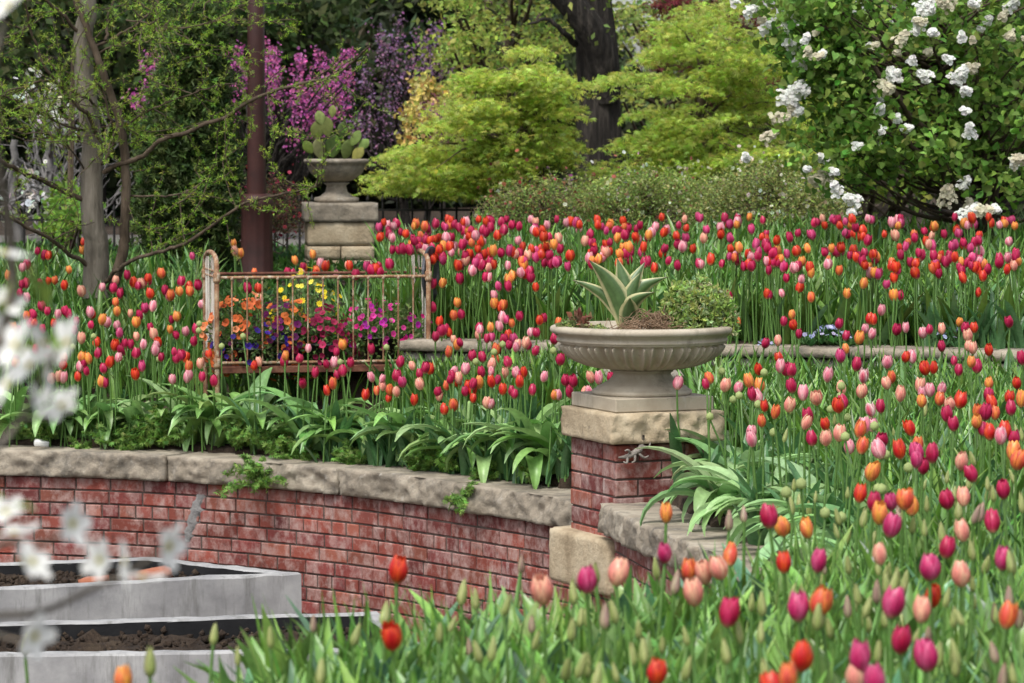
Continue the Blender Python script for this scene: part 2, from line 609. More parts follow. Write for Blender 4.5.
def sheet(name, xs, ys, zf, m):
    X, Y = np.meshgrid(xs, ys, indexing='ij')
    Z = zf(X, Y)
    V = np.stack([X, Y, Z], 2).reshape(-1, 3)
    ny = len(ys)
    i, j = np.meshgrid(np.arange(len(xs) - 1), np.arange(ny - 1), indexing='ij')
    a = (i * ny + j).ravel()
    F = np.stack([a, a + ny, a + ny + 1, a + 1], 1)
    o = obj(name, [(V, F, None)], m)
    o['kind'] = 'structure'
    return o


xs = np.concatenate([[-900, -300, -100, -40, -20, -12], np.arange(-8.5, 6.5, .08), [9, 15, 40, 100, 300, 900]])
ys = np.concatenate([[-60, -20, -5, 0, 2], np.arange(3.5, 24, .08), np.arange(24, 29.5, .5), [32, 40, 60, 120, 400, 1500]])
sheet('ground', xs, ys, ground, M['soil'])
sheet('court_paving', np.linspace(-6.2, .72, 12), np.linspace(9.2, 16.6, 12), lambda X, Y: np.full(X.shape, -.985), M['court'])
sheet('path', np.linspace(-9, 2.5, 30), np.linspace(26.2, 28.4, 6), lambda X, Y: ground(X, Y) + .015, M['path'])

# ------------------------------------------------------------------ brickwork
BRICKS = np.array([(.23, .058, .036), (.27, .07, .042), (.20, .048, .036), (.25, .074, .05), (.18, .045, .036), (.29, .095, .055)])


def brick_run(mapf, L, z1, z0, course=.0675, blen=.192, hdr=4, seed=1, off=0.0, ends=True):
    """bricks of a wall of length L between z0 and z1, laid from the top down; each is a chamfered block."""
    r = random.Random(seed)
    Vs, Fs, Cs = [], [], []
    n = int((z1 - z0) / course + .001)
    for c in range(n):
        top = z1 - c * course
        header = (c % hdr == hdr - 2)
        bl = blen / 2 if header else blen
        s = -r.uniform(0, bl) if not ends else (0 if c % 2 else -bl / 2)
        if header and ends:
            s = -bl * .25
        while s < L - .01:
            a, b = max(0, s) + .004, min(L, s + bl) - .004
            s += bl
            if b - a < .02:
                continue
            t, lo = top - .004, top - course + .004
            f = r.gauss(0, .0016)
            tilt = r.gauss(0, .0012)
            ch = .0045
            rows = []
            for d, e in ((f + ch, 0), (f, ch)):
                rows += [mapf(a + e, d + tilt, lo + e), mapf(b - e, d - tilt, lo + e), mapf(b - e, d - tilt, t - e), mapf(a + e, d + tilt, t - e)]
            rows += [mapf(a, .05, lo), mapf(b, .05, lo), mapf(b, .05, t), mapf(a, .05, t)]
            k = len(Vs)
            Vs += rows
            Fs += [(k + 4, k + 5, k + 6, k + 7)]
            for i in range(4):
                j = (i + 1) % 4
                Fs += [(k + i, k + j, k + 4 + j, k + 4 + i), (k + 8 + i, k + 8 + j, k + j, k + i)]
            col = BRICKS[r.randrange(len(BRICKS))] * np.array([.88, .86, .98]) * r.uniform(.65, 1.2)
            Cs += [col] * 12
    return (np.array(Vs), np.array(Fs), np.array(Cs))


def backing(mapf, L, z1, z0, step=.1, dep=.3, off=.008):
    """mortar body of the wall behind the bricks."""
    n = max(1, int(L / step))
    V, F = [], []
    for i in range(n + 1):
        s = L * i / n
        V += [mapf(s, off, z0), mapf(s, off, z1), mapf(s, off + dep, z1), mapf(s, off + dep, z0)]
    for i in range(n):
        for a in range(4):
            b = (a + 1) % 4
            F.append((4 * i + a, 4 * i + 4 + a, 4 * i + 4 + b, 4 * i + b))
    F.append((0, 1, 2, 3)); F.append((4 * n + 3, 4 * n + 2, 4 * n + 1, 4 * n))
    return (np.array(V), np.array(F), None)


def s_at_px(curve, px):
    u = 512 + FPX * curve.P[:, 0] / curve.P[:, 1]
    return float(np.interp(px, u, curve.S))


CAPH = .132
bw = thing('brick_wall', 'curved red brick retaining wall with rough grey capstones behind the concrete troughs', 'wall', (0, 0, 0))
obj('brickwork', [brick_run(LEFT.map, LEFT.L, WALL_TOP - CAPH, -1.02, seed=3, ends=False)], M['brick'], bw, smooth=False)
obj('mortar_core', [backing(LEFT.map, LEFT.L, WALL_TOP - CAPH - .003, -1.03)], M['mortar'], bw, smooth=False)
cuts = [0, 1.0] + [s_at_px(LEFT, p) for p in (-40, 168, 341, 462)] + [LEFT.L - .02]
for i in range(len(cuts) - 1):
    a, b = cuts[i] + .004, cuts[i + 1] - .004
    f = lambda s, d, z, a=a: LEFT.map(a + s, -.035 + d, WALL_TOP - CAPH + z)
    obj('capstone', [rough_block(f, b - a, .43, CAPH - .004 * (i % 2), .0165, .034, 3.7 * i + 1, .10, .006)], M['stone'], bw)

# an old grey mortar repair smeared down the face
mV, mF = [], []
for k in range(25):
    t_ = k / 24
    sc_ = s_at_px(LEFT, 199 - 14 * t_ + .8 * math.sin(k * .9))
    z_ = at(0, 493 + 48 * t_, 17.0)[2]
    w_ = .034 * (.35 + math.sin(math.pi * min(.97, t_ * .9 + .08)) ** .5) * rng.uniform(.8, 1.15)
    mV += [LEFT.map(sc_ - w_, .010, z_), LEFT.map(sc_ - w_ * .6, -.006, z_), LEFT.map(sc_ + w_ * .5, -.007, z_), LEFT.map(sc_ + w_ * rng.uniform(.8, 1.1), .010, z_)]
for k in range(24):
    for q in range(3):
        mF.append((4 * k + q, 4 * k + q + 1, 4 * k + q + 5, 4 * k + q + 4))
obj('mortar_repair', [(np.array(mV), np.array(mF), None)], M['stone_grey_plain'], bw)
rw = thing('brick_wall', 'short brick wall with a pale slab on top, running forward from the urn pillar', 'wall', (0, 0, 0))
RTOP = -.115
obj('brickwork', [brick_run(RIGHT.map, RIGHT.L, RTOP - .125, -1.02, seed=8, ends=False)], M['brick'], rw, smooth=False)
obj('mortar_core', [backing(RIGHT.map, RIGHT.L, RTOP - .128, -1.03)], M['mortar'], rw, smooth=False)
rc = [-.03, 1.55, RIGHT.L]
for i in range(2):
    a, b = rc[i] + .004, rc[i + 1] - .004
    f = lambda s, d, z, a=a: RIGHT.map(a + s, -.04 + d, RTOP - .125 + z)
    obj('capstone', [rough_block(f, b - a, .42, .125, .0165, .030, 31 + 5.1 * i, .10, .006)], M['stone'], rw)

# ------------------------------------------------------------------ urn pillar
TH = R(23)
U2, V2 = np.array([math.cos(TH), math.sin(TH)]), np.array([-math.sin(TH), math.cos(TH)])
NEARC = at(613, 446, 14.10)[:2]
PA = .50
CEN = NEARC + (U2 + V2) * PA / 2
cz = lambda py, Y=None: float(at(644, py, Y or CEN[1])[2])
PZ = at(606, 415, 14.05)[2]            # top of the cap
CAPZ0 = PZ - .128
pil = thing('brick_pillar', 'square red brick pillar with a rough buff capstone under the big urn', 'pillar', (CEN[0], CEN[1], -1.0), TH)
half = PA / 2 - .02


def face_map(k):
    a = k * math.pi / 2
    c, s = math.cos(a), math.sin(a)

    def f(t, d, z):
        x, y = -half + t, -half + d
        return np.array([x * c - y * s, x * s + y * c, z + 1.0])
    return f


bp = []
for k in range(4):
    bp.append(brick_run(face_map(k), 2 * half, CAPZ0 - .004, -.95, course=.0735, blen=.215, hdr=99, seed=20 + k))
obj('brickwork', bp, M['brick'], pil, smooth=False)
obj('mortar_core', boxes((0, 0, (CAPZ0 - .006 + 1.0 - .02) / 2), (2 * half - .016, 2 * half - .016, CAPZ0 + 1.0 - .006)), M['mortar'], pil, smooth=False)
f = lambda s, d, z: np.array([-PA / 2 - .015 + s, -PA / 2 - .015 + d, CAPZ0 + 1.0 + z])
obj('capstone', [rough_block(f, PA + .03, PA + .03, .128, .0145, .030, 5.5, .08, .007)], M['stone_warm'], pil)
f = lambda s, d, z: np.array([-PA / 2 - .045 + s, -PA / 2 - .045 + d, .50 + z])
obj('base_stone', [rough_block(f, .46, .62, .235, .022, .022, 15.5, .15, .02)], M['stone_warm'], pil)

# ------------------------------------------------------------------ the fluted urn
URZ = PZ + .002
urn = thing('stone_urn', 'wide shallow fluted stone urn on the brick pillar, planted with agave', 'urn', (CEN[0], CEN[1], URZ), TH)
obj('plinth', boxes((0, 0, .029), (.455, .455, .058), ch=.004), M['urn'], urn, smooth=False)
zb = .0585
foot = [(.001, 0), (.208, 0), (.213, .004), (.213, .016), (.205, .022), (.196, .025), (.192, .032), (.165, .045), (.140, .060), (.126, .078), (.122, .088), (.128, .094), (.134, .097), (.134, .106), (.10, .108)]
obj('foot', [lathe([(r, z + zb) for r, z in foot], 64)], M['urn'], urn)


def flutes(r, z, th):
    h = z - zb
    t = (h - .108) / (.222 - .108)
    if t <= 0.03 or t >= .985:
        return np.full(len(th), r)
    ph = (th * 26 / (2 * np.pi)) % 1.0
    x = np.abs(ph - .5) * 2                     # 0 at a lobe's middle, 1 between lobes
    capn = np.clip((1 - t) / .20, 0, 1)         # rounded upper end of the lobe
    lim = .80 * np.sqrt(np.clip(1 - (1 - capn) ** 2, 0, 1))
    inside = np.clip((lim - x) / .16, 0, 1)
    hollow = 1.5 * np.clip(1 - (x / .62) ** 2, 0, 1) * np.clip((lim - .15) / .5, 0, 1)
    return r - .022 + .026 * inside - .026 * hollow * inside * min(1, t * 3)


tt = np.linspace(0, 1, 34)
bowl = []
for t in tt:
    ang = t * math.pi / 2
    bowl.append((.10 + .258 * math.sin(ang) ** .82, .106 + .120 * (1 - math.cos(ang)) ** .92))
obj('bowl', [lathe([(r, z + zb) for r, z in bowl], 520, mod=flutes)], M['urn'], urn)
rim = [(.352, .224), (.360, .226), (.3645, .229), (.3645, .236), (.361, .239), (.363, .246), (.368, .252), (.374, .256), (.3765, .260), (.386, .263), (.391, .270), (.392, .279), (.388, .287), (.379, .2915), (.355, .293), (.345, .289), (.338, .270), (.30, .262), (.001, .262)]
obj('rim', [lathe([(r, z + zb) for r, z in rim], 128)], M['urn'], urn)
soil_z = URZ + zb + .262

# ------------------------------------------------------------------ low stone wall of the upper bed
lw = thing('stone_wall', 'low dry stone wall with flat pale cap slabs below the upper tulip bed', 'wall', (0, 0, 0))
LOW = Curve([tuple(p) for p in SW], 12)
SWTOP = .36
s, i = 0.0, 0
rr = random.Random(4)
parts = []
while s < LOW.L - .1:
    l = min(rr.uniform(.45, .8), LOW.L - s)
    f = lambda a, d, z, s=s: LOW.map(s + a, -.03 + d + .004 * (i % 3), SWTOP - .055 + z)
    obj('cap_slab', [rough_block(f, l - .008, .30, .055 - rr.uniform(0, .006), .03, .012, 50 + 3 * i, .2, .008)], M['stone'], lw)
    s += l
    i += 1
for row, (zt, h) in enumerate(((SWTOP - .058, .062), (SWTOP - .123, .07), (SWTOP - .196, .08), (SWTOP - .279, .1))):
    s = rr.uniform(-.3, 0)
    while s < LOW.L - .05:
        l = rr.uniform(.18, .42)
        a0, a1 = max(0, s), min(LOW.L, s + l)
        s += l
        if a1 - a0 < .06:
            continue
        sh = rr.uniform(-.012, .012)
        f = lambda a, d, z, a0=a0, sh=sh, zt=zt, h=h: LOW.map(a0 + a, sh + d, zt - h + z)
        p = rough_block(f, a1 - a0 - .010, .22, h - .006, .04, .014, rr.uniform(0, 99), .3, .016)
        parts.append((p[0], p[1], np.array([1, 1, 1]) * rr.uniform(.6, 1.15)))
obj('stonework', parts, M['stone_grey'], lw)

# ------------------------------------------------------------------ concrete troughs in the court
def trough(label, pts, wt=.075, soil_drop=.075):
    P = np.array([atz(px, py, -.55)[:2] for px, py in pts])          # counter-clockwise seen from above
    c = P.mean(0)
    t = thing('concrete_trough', label, 'planter', (c[0], c[1], -1.0), 0, 'concrete troughs in the sunken court')
    Q = P - c
    n = len(Q)
    inn = []
    for k in range(n):
        e0, e1 = unit(Q[k] - Q[k - 1]), unit(Q[(k + 1) % n] - Q[k])
        n0, n1 = np.array([-e0[1], e0[0]]), np.array([-e1[1], e1[0]])
        b = unit(n0 + n1)
        inn.append(Q[k] + b * wt / max(.3, np.dot(b, n0)))
    inn = np.array(inn)
    H, ch = .45, .008
    # subdivide the plan so that the cast edges wander a little, as concrete does
    K = 24
    def fine(A_):
        return np.vstack([A_[k] + (A_[(k + 1) % len(A_)] - A_[k]) * t for k in range(len(A_)) for t in np.arange(K)[:, None] / K])
    Q4, inn4 = Q, inn
    Q, inn = fine(Q), fine(inn)
    n = len(Q)
    ring = lambda A, z: np.column_stack([A, np.full(n, z)])
    sh = lambda A, k: A + (inn - Q) * k
    rings = [ring(Q, 0), ring(Q, H - ch), ring(sh(Q, ch / wt), H), ring(sh(Q, 1 - ch / wt), H), ring(inn, H - ch)]
    V = np.vstack(rings)
    for a_ in range(1, len(rings)):
        for k_ in range(n):
            i_ = a_ * n + k_
            V[i_] += np.array([fbm(V[i_], 7, 4, 1), fbm(V[i_], 7, 4, 5), fbm(V[i_], 9, 4, 9)]) * .006
    F = np.array([(a * n + k, a * n + (k + 1) % n, (a + 1) * n + (k + 1) % n, (a + 1) * n + k) for a in range(len(rings) - 1) for k in range(n)])
    # finer shell so the concrete can be slightly uneven
    obj('shell', [(V, F, None)], M['concrete'], t, smooth=False)
    V2_ = np.vstack([ring(inn, H - ch), ring(inn, H - soil_drop - .03)])
    F2 = np.array([(k, (k + 1) % n, n + (k + 1) % n, n + k) for k in range(n)])
    obj('liner', [(V2_, F2, None)], M['liner'], t, smooth=False)
    g = 26
    u, v = np.meshgrid(np.linspace(0, 1, g), np.linspace(0, 1, g), indexing='ij')
    inn = inn4
    S = ((inn[0][None, None] * (1 - u)[..., None] + inn[1][None, None] * u[..., None]) * (1 - v)[..., None] +
         (inn[3][None, None] * (1 - u)[..., None] + inn[2][None, None] * u[..., None]) * v[..., None])
    z = H - soil_drop + .02 * rng.normal(size=u.shape)
    V3 = np.dstack([S, z]).reshape(-1, 3)
    a = (np.arange(g - 1)[:, None] * g + np.arange(g - 1)[None]).ravel()
    nb = 900
    uu, vv = rng.random(nb)[:, None], rng.random(nb)[:, None]
    pb = (inn[0] * (1 - uu) + inn[1] * uu) * (1 - vv) + (inn[3] * (1 - uu) + inn[2] * uu) * vv
    pb = np.column_stack([pb, H - soil_drop + rng.normal(size=nb) * .012 + .012])
    oc = (np.array([(1, 0, 0), (-1, 0, 0), (0, 1, 0), (0, -1, 0), (0, 0, .7), (0, 0, -.7)], float), np.array([(0, 2, 4), (2, 1, 4), (1, 3, 4), (3, 0, 4), (2, 0, 5), (1, 2, 5), (3, 1, 5), (0, 3, 5)]))
    clod = scatter(oc, pb, frames(rng.normal(size=(nb, 3)), rng.uniform(0, 6, nb)), rng.uniform(.006, .026, nb), (1, 1, 1))
    obj('soil', [(V3, np.stack([a, a + g, a + g + 1, a + 1], 1), None), (clod[0], clod[1], None)], M['soil'], t)
    return t, P


trough('grey concrete trough against the brick wall, holding soil and broken bricks', [(-150, 596), (302, 573), (155, 557), (-150, 566)])
trough('long grey concrete trough in front of the other, half hidden by tulip leaves', [(-150, 657), (430, 649), (378, 611), (-150, 626)])
for px, py, s, rz, lb in ((150, 577, (.20, .085, .05), .5, 'broken terracotta brick lying on the soil of the trough by the wall'),
                          (95, 583, (.13, .08, .045), -.3, 'small terracotta shard beside the broken brick in the trough'),
                          ):
    p = atz(px, py, -.59)
    f = lambda a, d, z, s=s: np.array([a - s[0] / 2, d - s[1] / 2, z])
    o = obj('broken_brick', [rough_block(f, s[0], s[1], s[2], .02, .006, px * .1, .5, .01)], M['terracotta'], None, (p[0], p[1], -.605))
    o.rotation_euler = (.08, -.12, rz)
    tag(o, lb, 'brick')
p = at(40, 446, 17.45)
o = obj('plant_label', boxes((0, 0, 0), (.075, .045, .03), ch=.004), M['white'], None, (p[0], 17.50, WALL_TOP + .018))
o.rotation_euler = (.25, .1, .3)
tag(o, 'small white plastic plant label lying on the capstone of the curved brick wall', 'plant label')
# gnarled ornament under the pillar's cap
orn = []
base = np.array([NEARC[0], NEARC[1]])
def pf(a, out, z):                      # on the pillar's front face: a along it, out in front
    q = NEARC + U2 * a + V2 * (.02 - out)
    return np.array([q[0], q[1], z])
zc = CAPZ0
orn.append(tube(spline([pf(.025, .02, zc - .055), pf(.06, .035, zc - .05), pf(.09, .04, zc - .035), pf(.115, .04, zc - .02), pf(.13, .03, zc + .012), pf(.125, .05, zc + .035)], 5), np.interp(np.linspace(0, 1, 26), [0, .25, .5, .8, 1], [.004, .012, .014, .010, .006]), 8))
for q in ([pf(.06, .035, zc - .05), pf(.05, .05, zc - .075), pf(.035, .045, zc - .07)], [pf(.10, .04, zc - .03), pf(.125, .055, zc - .055), pf(.15, .05, zc - .05)],
          [pf(.075, .04, zc - .042), pf(.055, .05, zc - .022), pf(.04, .05, zc - .025)], [pf(.12, .04, zc - .01), pf(.15, .05, zc - .012), pf(.16, .045, zc + .005)], [pf(.09, .04, zc - .035), pf(.085, .055, zc - .065), pf(.07, .055, zc - .075)]):
    orn.append(tube(spline(q, 5), np.linspace(.007, .003, 11), 6))
o = obj('driftwood_ornament', orn, M['drift'])
tag(o, 'small gnarled grey driftwood ornament hanging under the capstone of the urn pillar', 'ornament')

# ------------------------------------------------------------------ leaf shapes (flat in XY, growing along +Y, facing +Z)
def T_ovate(w=.5, fold=.12):
    V = np.array([(0, 0, 0), (-w * .42, .28, fold), (-w * .36, .62, fold * .9), (0, 1, 0), (w * .36, .62, fold * .9), (w * .42, .28, fold), (0, .3, 0), (0, .64, .02)], float)
    F = np.array([(0, 6, 1, 1), (6, 7, 2, 1), (7, 3, 2, 2), (0, 5, 6, 6), (6, 5, 4, 7), (7, 4, 3, 3)])
    # all as quads: rebuild without degenerate corners
    V = np.array([(0, 0, 0), (-w * .5, .38, fold), (0, 1, 0), (w * .5, .38, fold), (0, .45, 0)], float)
    F = np.array([(0, 4, 2, 1), (0, 3, 2, 4)])
    return V, F


def T_heart(w=.9, fold=.12):
    V = np.array([(0, .08, 0), (-w * .30, 0, fold * .6), (-w * .52, .28, fold), (-w * .34, .66, fold * .6), (0, 1.05, -.08), (w * .34, .66, fold * .6), (w * .52, .28, fold), (w * .30, 0, fold * .6), (0, .5, 0)], float)
    F = np.array([(0, 8, 2, 1), (8, 4, 3, 2), (0, 7, 6, 8), (8, 6, 5, 4)])
    return V, F


def T_star(n=5, w=.16, spread=75, droop=.15):
    V, F = [], []
    for i in range(n):
        a = R(-spread + 2 * spread * i / (n - 1))
        l = 1 - .3 * abs(i - (n - 1) / 2) / ((n - 1) / 2)
        d = np.array([math.sin(a), math.cos(a)])
        p = np.array([d[1], -d[0]])
        k = len(V)
        V += [(0, 0, 0), (*(d * l * .5 + p * w * .5), .02), (*(d * l), -droop), (*(d * l * .5 - p * w * .5), .02)]
        F.append((k, k + 1, k + 2, k + 3))
    return np.array(V, float), np.array(F)


def T_tuft(n=6, w=.12, seed=1):
    r = random.Random(seed)
    V, F = [], []
    for i in range(n):
        a = r.uniform(0, 6.28)
        el = r.uniform(.1, 1.1)
        d = np.array([math.cos(a) * math.cos(el), math.sin(a) * math.cos(el), math.sin(el)])
        s = unit(np.cross(d, [0.3, .2, 1]))
        l = r.uniform(.6, 1)
        k = len(V)
        V += [np.zeros(3), d * l * .5 + s * w * .5, d * l, d * l * .5 - s * w * .5]
        F.append((k, k + 1, k + 2, k + 3))
    return np.array(V, float), np.array(F)


def T_flower(n=5, cup=.25, w=.9, centre=None, petal=(1, 1, 1)):
    """n petals lying in XY plus a little raised centre."""
    V, F, C = [], [], []
    for i in range(n):
        a = 2 * math.pi * i / n
        d = np.array([math.cos(a), math.sin(a), 0])
        p = np.array([-d[1], d[0], 0])
        hw = math.tan(math.pi / n) * .62 * w
        k = len(V)
        V += [d * .08 + [0, 0, .02], d * .6 + p * hw + [0, 0, cup * .7], d * 1.0 + [0, 0, cup], d * .6 - p * hw + [0, 0, cup * .7]]
        C += [np.array(petal) * .8, petal, petal, petal]
        F.append((k, k + 1, k + 2, k + 3))
    if centre is not None:
        k = len(V)
        for i in range(4):
            a = math.pi / 2 * i
            V.append(np.array([math.cos(a) * .17, math.sin(a) * .17, .09 + cup * .2]))
            C.append(centre)
        F.append((k, k + 1, k + 2, k + 3))
    return np.array(V, float), np.array(F), np.array(C, float)


def blade(L, w, curve=.5, n=7, fold=.25, lean=0.0, m=2, twist=0.0, tipdroop=0.0):
    """long lanceolate leaf rising along +Z and arching towards +Y; m half-columns each side of a fold."""
    V, F = [], []
    ang = lean
    p = np.array([0., 0., 0.])
    dl = L / n
    for i in range(n + 1):
        t = i / n
        hw = w * .5 * (math.sin(math.pi * min(1, (.16 + .84 * t)) ** .8) ** .75 * (1 if t < .97 else .25) + .05)
        nrm = np.array([0, -math.cos(ang), math.sin(ang)])
        sx = np.array([math.cos(twist * t), math.sin(twist * t) * .7, 0])
        for j in range(-m, m + 1):
            q = j / m
            V.append(p + sx * hw * q * (1 - .15 * fold) - nrm * (-fold) * hw * abs(q) ** 1.3)
        d = np.array([0, math.sin(ang), math.cos(ang)])
        p = p + d * dl
        ang += curve / n * (1 + tipdroop * t * 2)
    k = 2 * m + 1
    for i in range(n):
        for j in range(k - 1):
            F.append((i * k + j, i * k + j + 1, (i + 1) * k + j + 1, (i + 1) * k + j))
    return np.array(V), np.array(F)


def zrot(N, a):
    c, s = np.cos(a), np.sin(a)
    Rm = np.zeros((N, 3, 3))
    Rm[:, 0, 0], Rm[:, 0, 1], Rm[:, 1, 0], Rm[:, 1, 1], Rm[:, 2, 2] = c, -s, s, c, 1
    return Rm


# ------------------------------------------------------------------ tulips
TCOL = {            # (middle of the petal, its edge)
    'c': ((.38, .005, .045), (.58, .03, .12)),
    'm': ((.50, .015, .115), (.64, .10, .24)),
    'r': ((.56, .010, .018), (.74, .09, .02)),
    'q': ((.66, .07, .05), (.80, .26, .06)),
    'o': ((.74, .17, .07), (.86, .42, .07)),
    's': ((.74, .24, .20), (.86, .52, .34)),
    'p': ((.68, .15, .23), (.88, .50, .52)),
    'w': ((.62, .05, .12), (.85, .72, .68)),
    'g': ((.30, .36, .11), (.42, .43, .18)),
    'd': ((.33, .20, .17), (.42, .36, .22)),
}
CNAME = {'c': 'crimson', 'm': 'magenta pink', 'r': 'scarlet red', 'q': 'orange-red', 'o': 'golden orange', 's': 'salmon peach', 'p': 'pale pink', 'w': 'white and red flamed'}


def bloom_parts(key, open_=.0, seed=0, nu=5, nv=7, bud=False, hs=1.0):
    """unit bloom: 1 high, standing on the origin."""
    r = random.Random(seed)
    cm, ce = [np.array(c) for c in TCOL[key]]
    parts = []
    base = np.array((.55, .50, .22)) if not bud else np.array((.30, .42, .12))
    for ring in (0, 1):
        for i in range(3):
            a0 = 2 * math.pi * (i / 3 + ring / 6) + r.uniform(-.08, .08)
            hh = (1 if ring == 0 else .98) * r.uniform(.90, 1.06)
            rr = (.355 if not bud else .20) * (1 - .12 * ring) * r.uniform(.95, 1.05)
            op = open_ + r.uniform(-.04, .04)
            V, C = [], []
            for v in range(nv + 1):
                t = v / nv
                if bud:
                    prof = math.sin(math.pi * (.10 + .82 * t ** .72)) ** .8
                    prof = max(.05, prof * (1 - .25 * t))
                else:
                    prof = (math.sin(math.pi * (.07 + .66 * t ** .80))) ** .80 * (1 - .62 * max(0, t - .5) ** 1.25) + op * t * t
                half_w = R(59 if not bud else 62) * math.sqrt(max(0.0, 1 - (max(0, t - .38) / .63) ** 2.4))
                if t < .15:
                    half_w *= .55 + 3 * t
                for u in range(nu):
                    q = -1 + 2 * u / (nu - 1)
                    ang = a0 + q * half_w
                    rad = rr * prof * (1 + .07 * (1 - q * q) * (1 - .3 * ring)) * (1 - .05 * abs(q) * t)
                    V.append((rad * math.cos(ang), rad * math.sin(ang), hh * (t - .02 * q * q * t)))
                    e = min(1, abs(q) ** 1.8 * 1.0 + max(0, t - .70) * 1.8)
                    col = cm * (1 - e) + ce * e
                    b = max(0, 1 - t / .16)
                    col = col * (1 - .6 * b) + base * .6 * b
                    if bud and t > .8 and key == 'd':
                        col = col * .8 + np.array((.5, .2, .2)) * .2
                    C.append(col * r.uniform(.94, 1.06))
            F = [(v * nu + u, v * nu + u + 1, (v + 1) * nu + u + 1, (v + 1) * nu + u) for v in range(nv) for u in range(nu - 1)]
            parts.append((np.array(V), np.array(F), np.array(C)))
    return parts


STEMC, LEAFC = np.array((.12, .24, .055)), np.array((.085, .20, .06))
bloom_me = {}
for key in 'cmrqospw':
    bloom_me[key] = [mesh('bloom', bloom_parts(key, o_, 10 * k + ord(key)), M['petal']) for k, o_ in enumerate((-.06, -.03, .0, .05, .22))]
for key in 'gd':
    bloom_me[key] = [mesh('bud', bloom_parts(key, 0, 10 * k + ord(key), bud=True), M['petal']) for k in range(3)]
STEMS = []
for k in range(6):
    r = random.Random(k + 40)
    e = np.array([r.uniform(-.09, .09), r.uniform(-.09, .09), 1.0])
    P = spline([(0, 0, -.06), (e[0] * .2 + r.uniform(-.02, .02), e[1] * .2, .4), e * [.55, .55, .72], e], 4)
    me = mesh('stem', [tube(P, np.linspace(.0125, .0095, len(P)), 6, STEMC)], M['leaf'])
    STEMS.append((me, e))
LEAVES = []
for k in range(7):
    r = random.Random(k + 90)
    V, F = blade(r.uniform(.5, .8), r.uniform(.085, .13), r.uniform(.25, .9), 8, .35, r.uniform(.08, .28), 2, r.uniform(-.6, .6), r.uniform(0, .8))
    LEAVES.append(mesh('leaf', [(V, F, LEAFC * np.array([1.0, 1.0, 1.25]) * r.uniform(.8, 1.25))], M['leaf']))
TUL = []


def tulip(px, py, key, Y, Hs, bh, label, group, bud=False):
    """one tulip: its head at the pixel's ray, its foot on the ground below."""
    p = at(px, py, Y)
    k = rng.integers(0, 6)
    rz = rng.uniform(0, 6.28)
    me, e = STEMS[k]
    z0 = float(ground(p[0], p[1]))
    H = p[2] - bh * .5 - z0
    t = thing('closed_tulip' if bud else 'tulip', label, 'tulip bud' if bud else 'tulip', (0, 0, 0), rz, group)
    c, s = math.cos(rz), math.sin(rz)
    w = np.array([e[0] * c - e[1] * s, e[0] * s + e[1] * c]) * H
    t.location = (p[0] - w[0], p[1] - w[1], z0)
    st = link('stem', me, t)
    st.scale = (H * .45 / max(H, .2) * 1.0, H * .45 / max(H, .2), H)
    st.scale = (H, H, H)
    b = link('bud' if bud else 'bloom', bloom_me[key][min(len(bloom_me[key]) - 1, int(rng.choice(5, p=[.27, .27, .25, .15, .06])))], t, (e[0] * H, e[1] * H, H - .002))
    ws = rng.uniform(.86, 1.06)
    b.scale = (bh * ws, bh * ws, bh)
    b.rotation_euler = (rng.normal() * .15 - e[1] * .8, rng.normal() * .15 + e[0] * .8, rng.uniform(0, 6.28))
    for q in range(2):
        lf = link('leaf', LEAVES[rng.integers(0, 7)], t, (0, 0, -.01))
        lf.rotation_euler = (0, 0, rng.uniform(0, 6.28))
        sc = min(1.1, H * rng.uniform(.9, 1.2))
        lf.scale = (sc * 1.05, sc, sc)
    return t


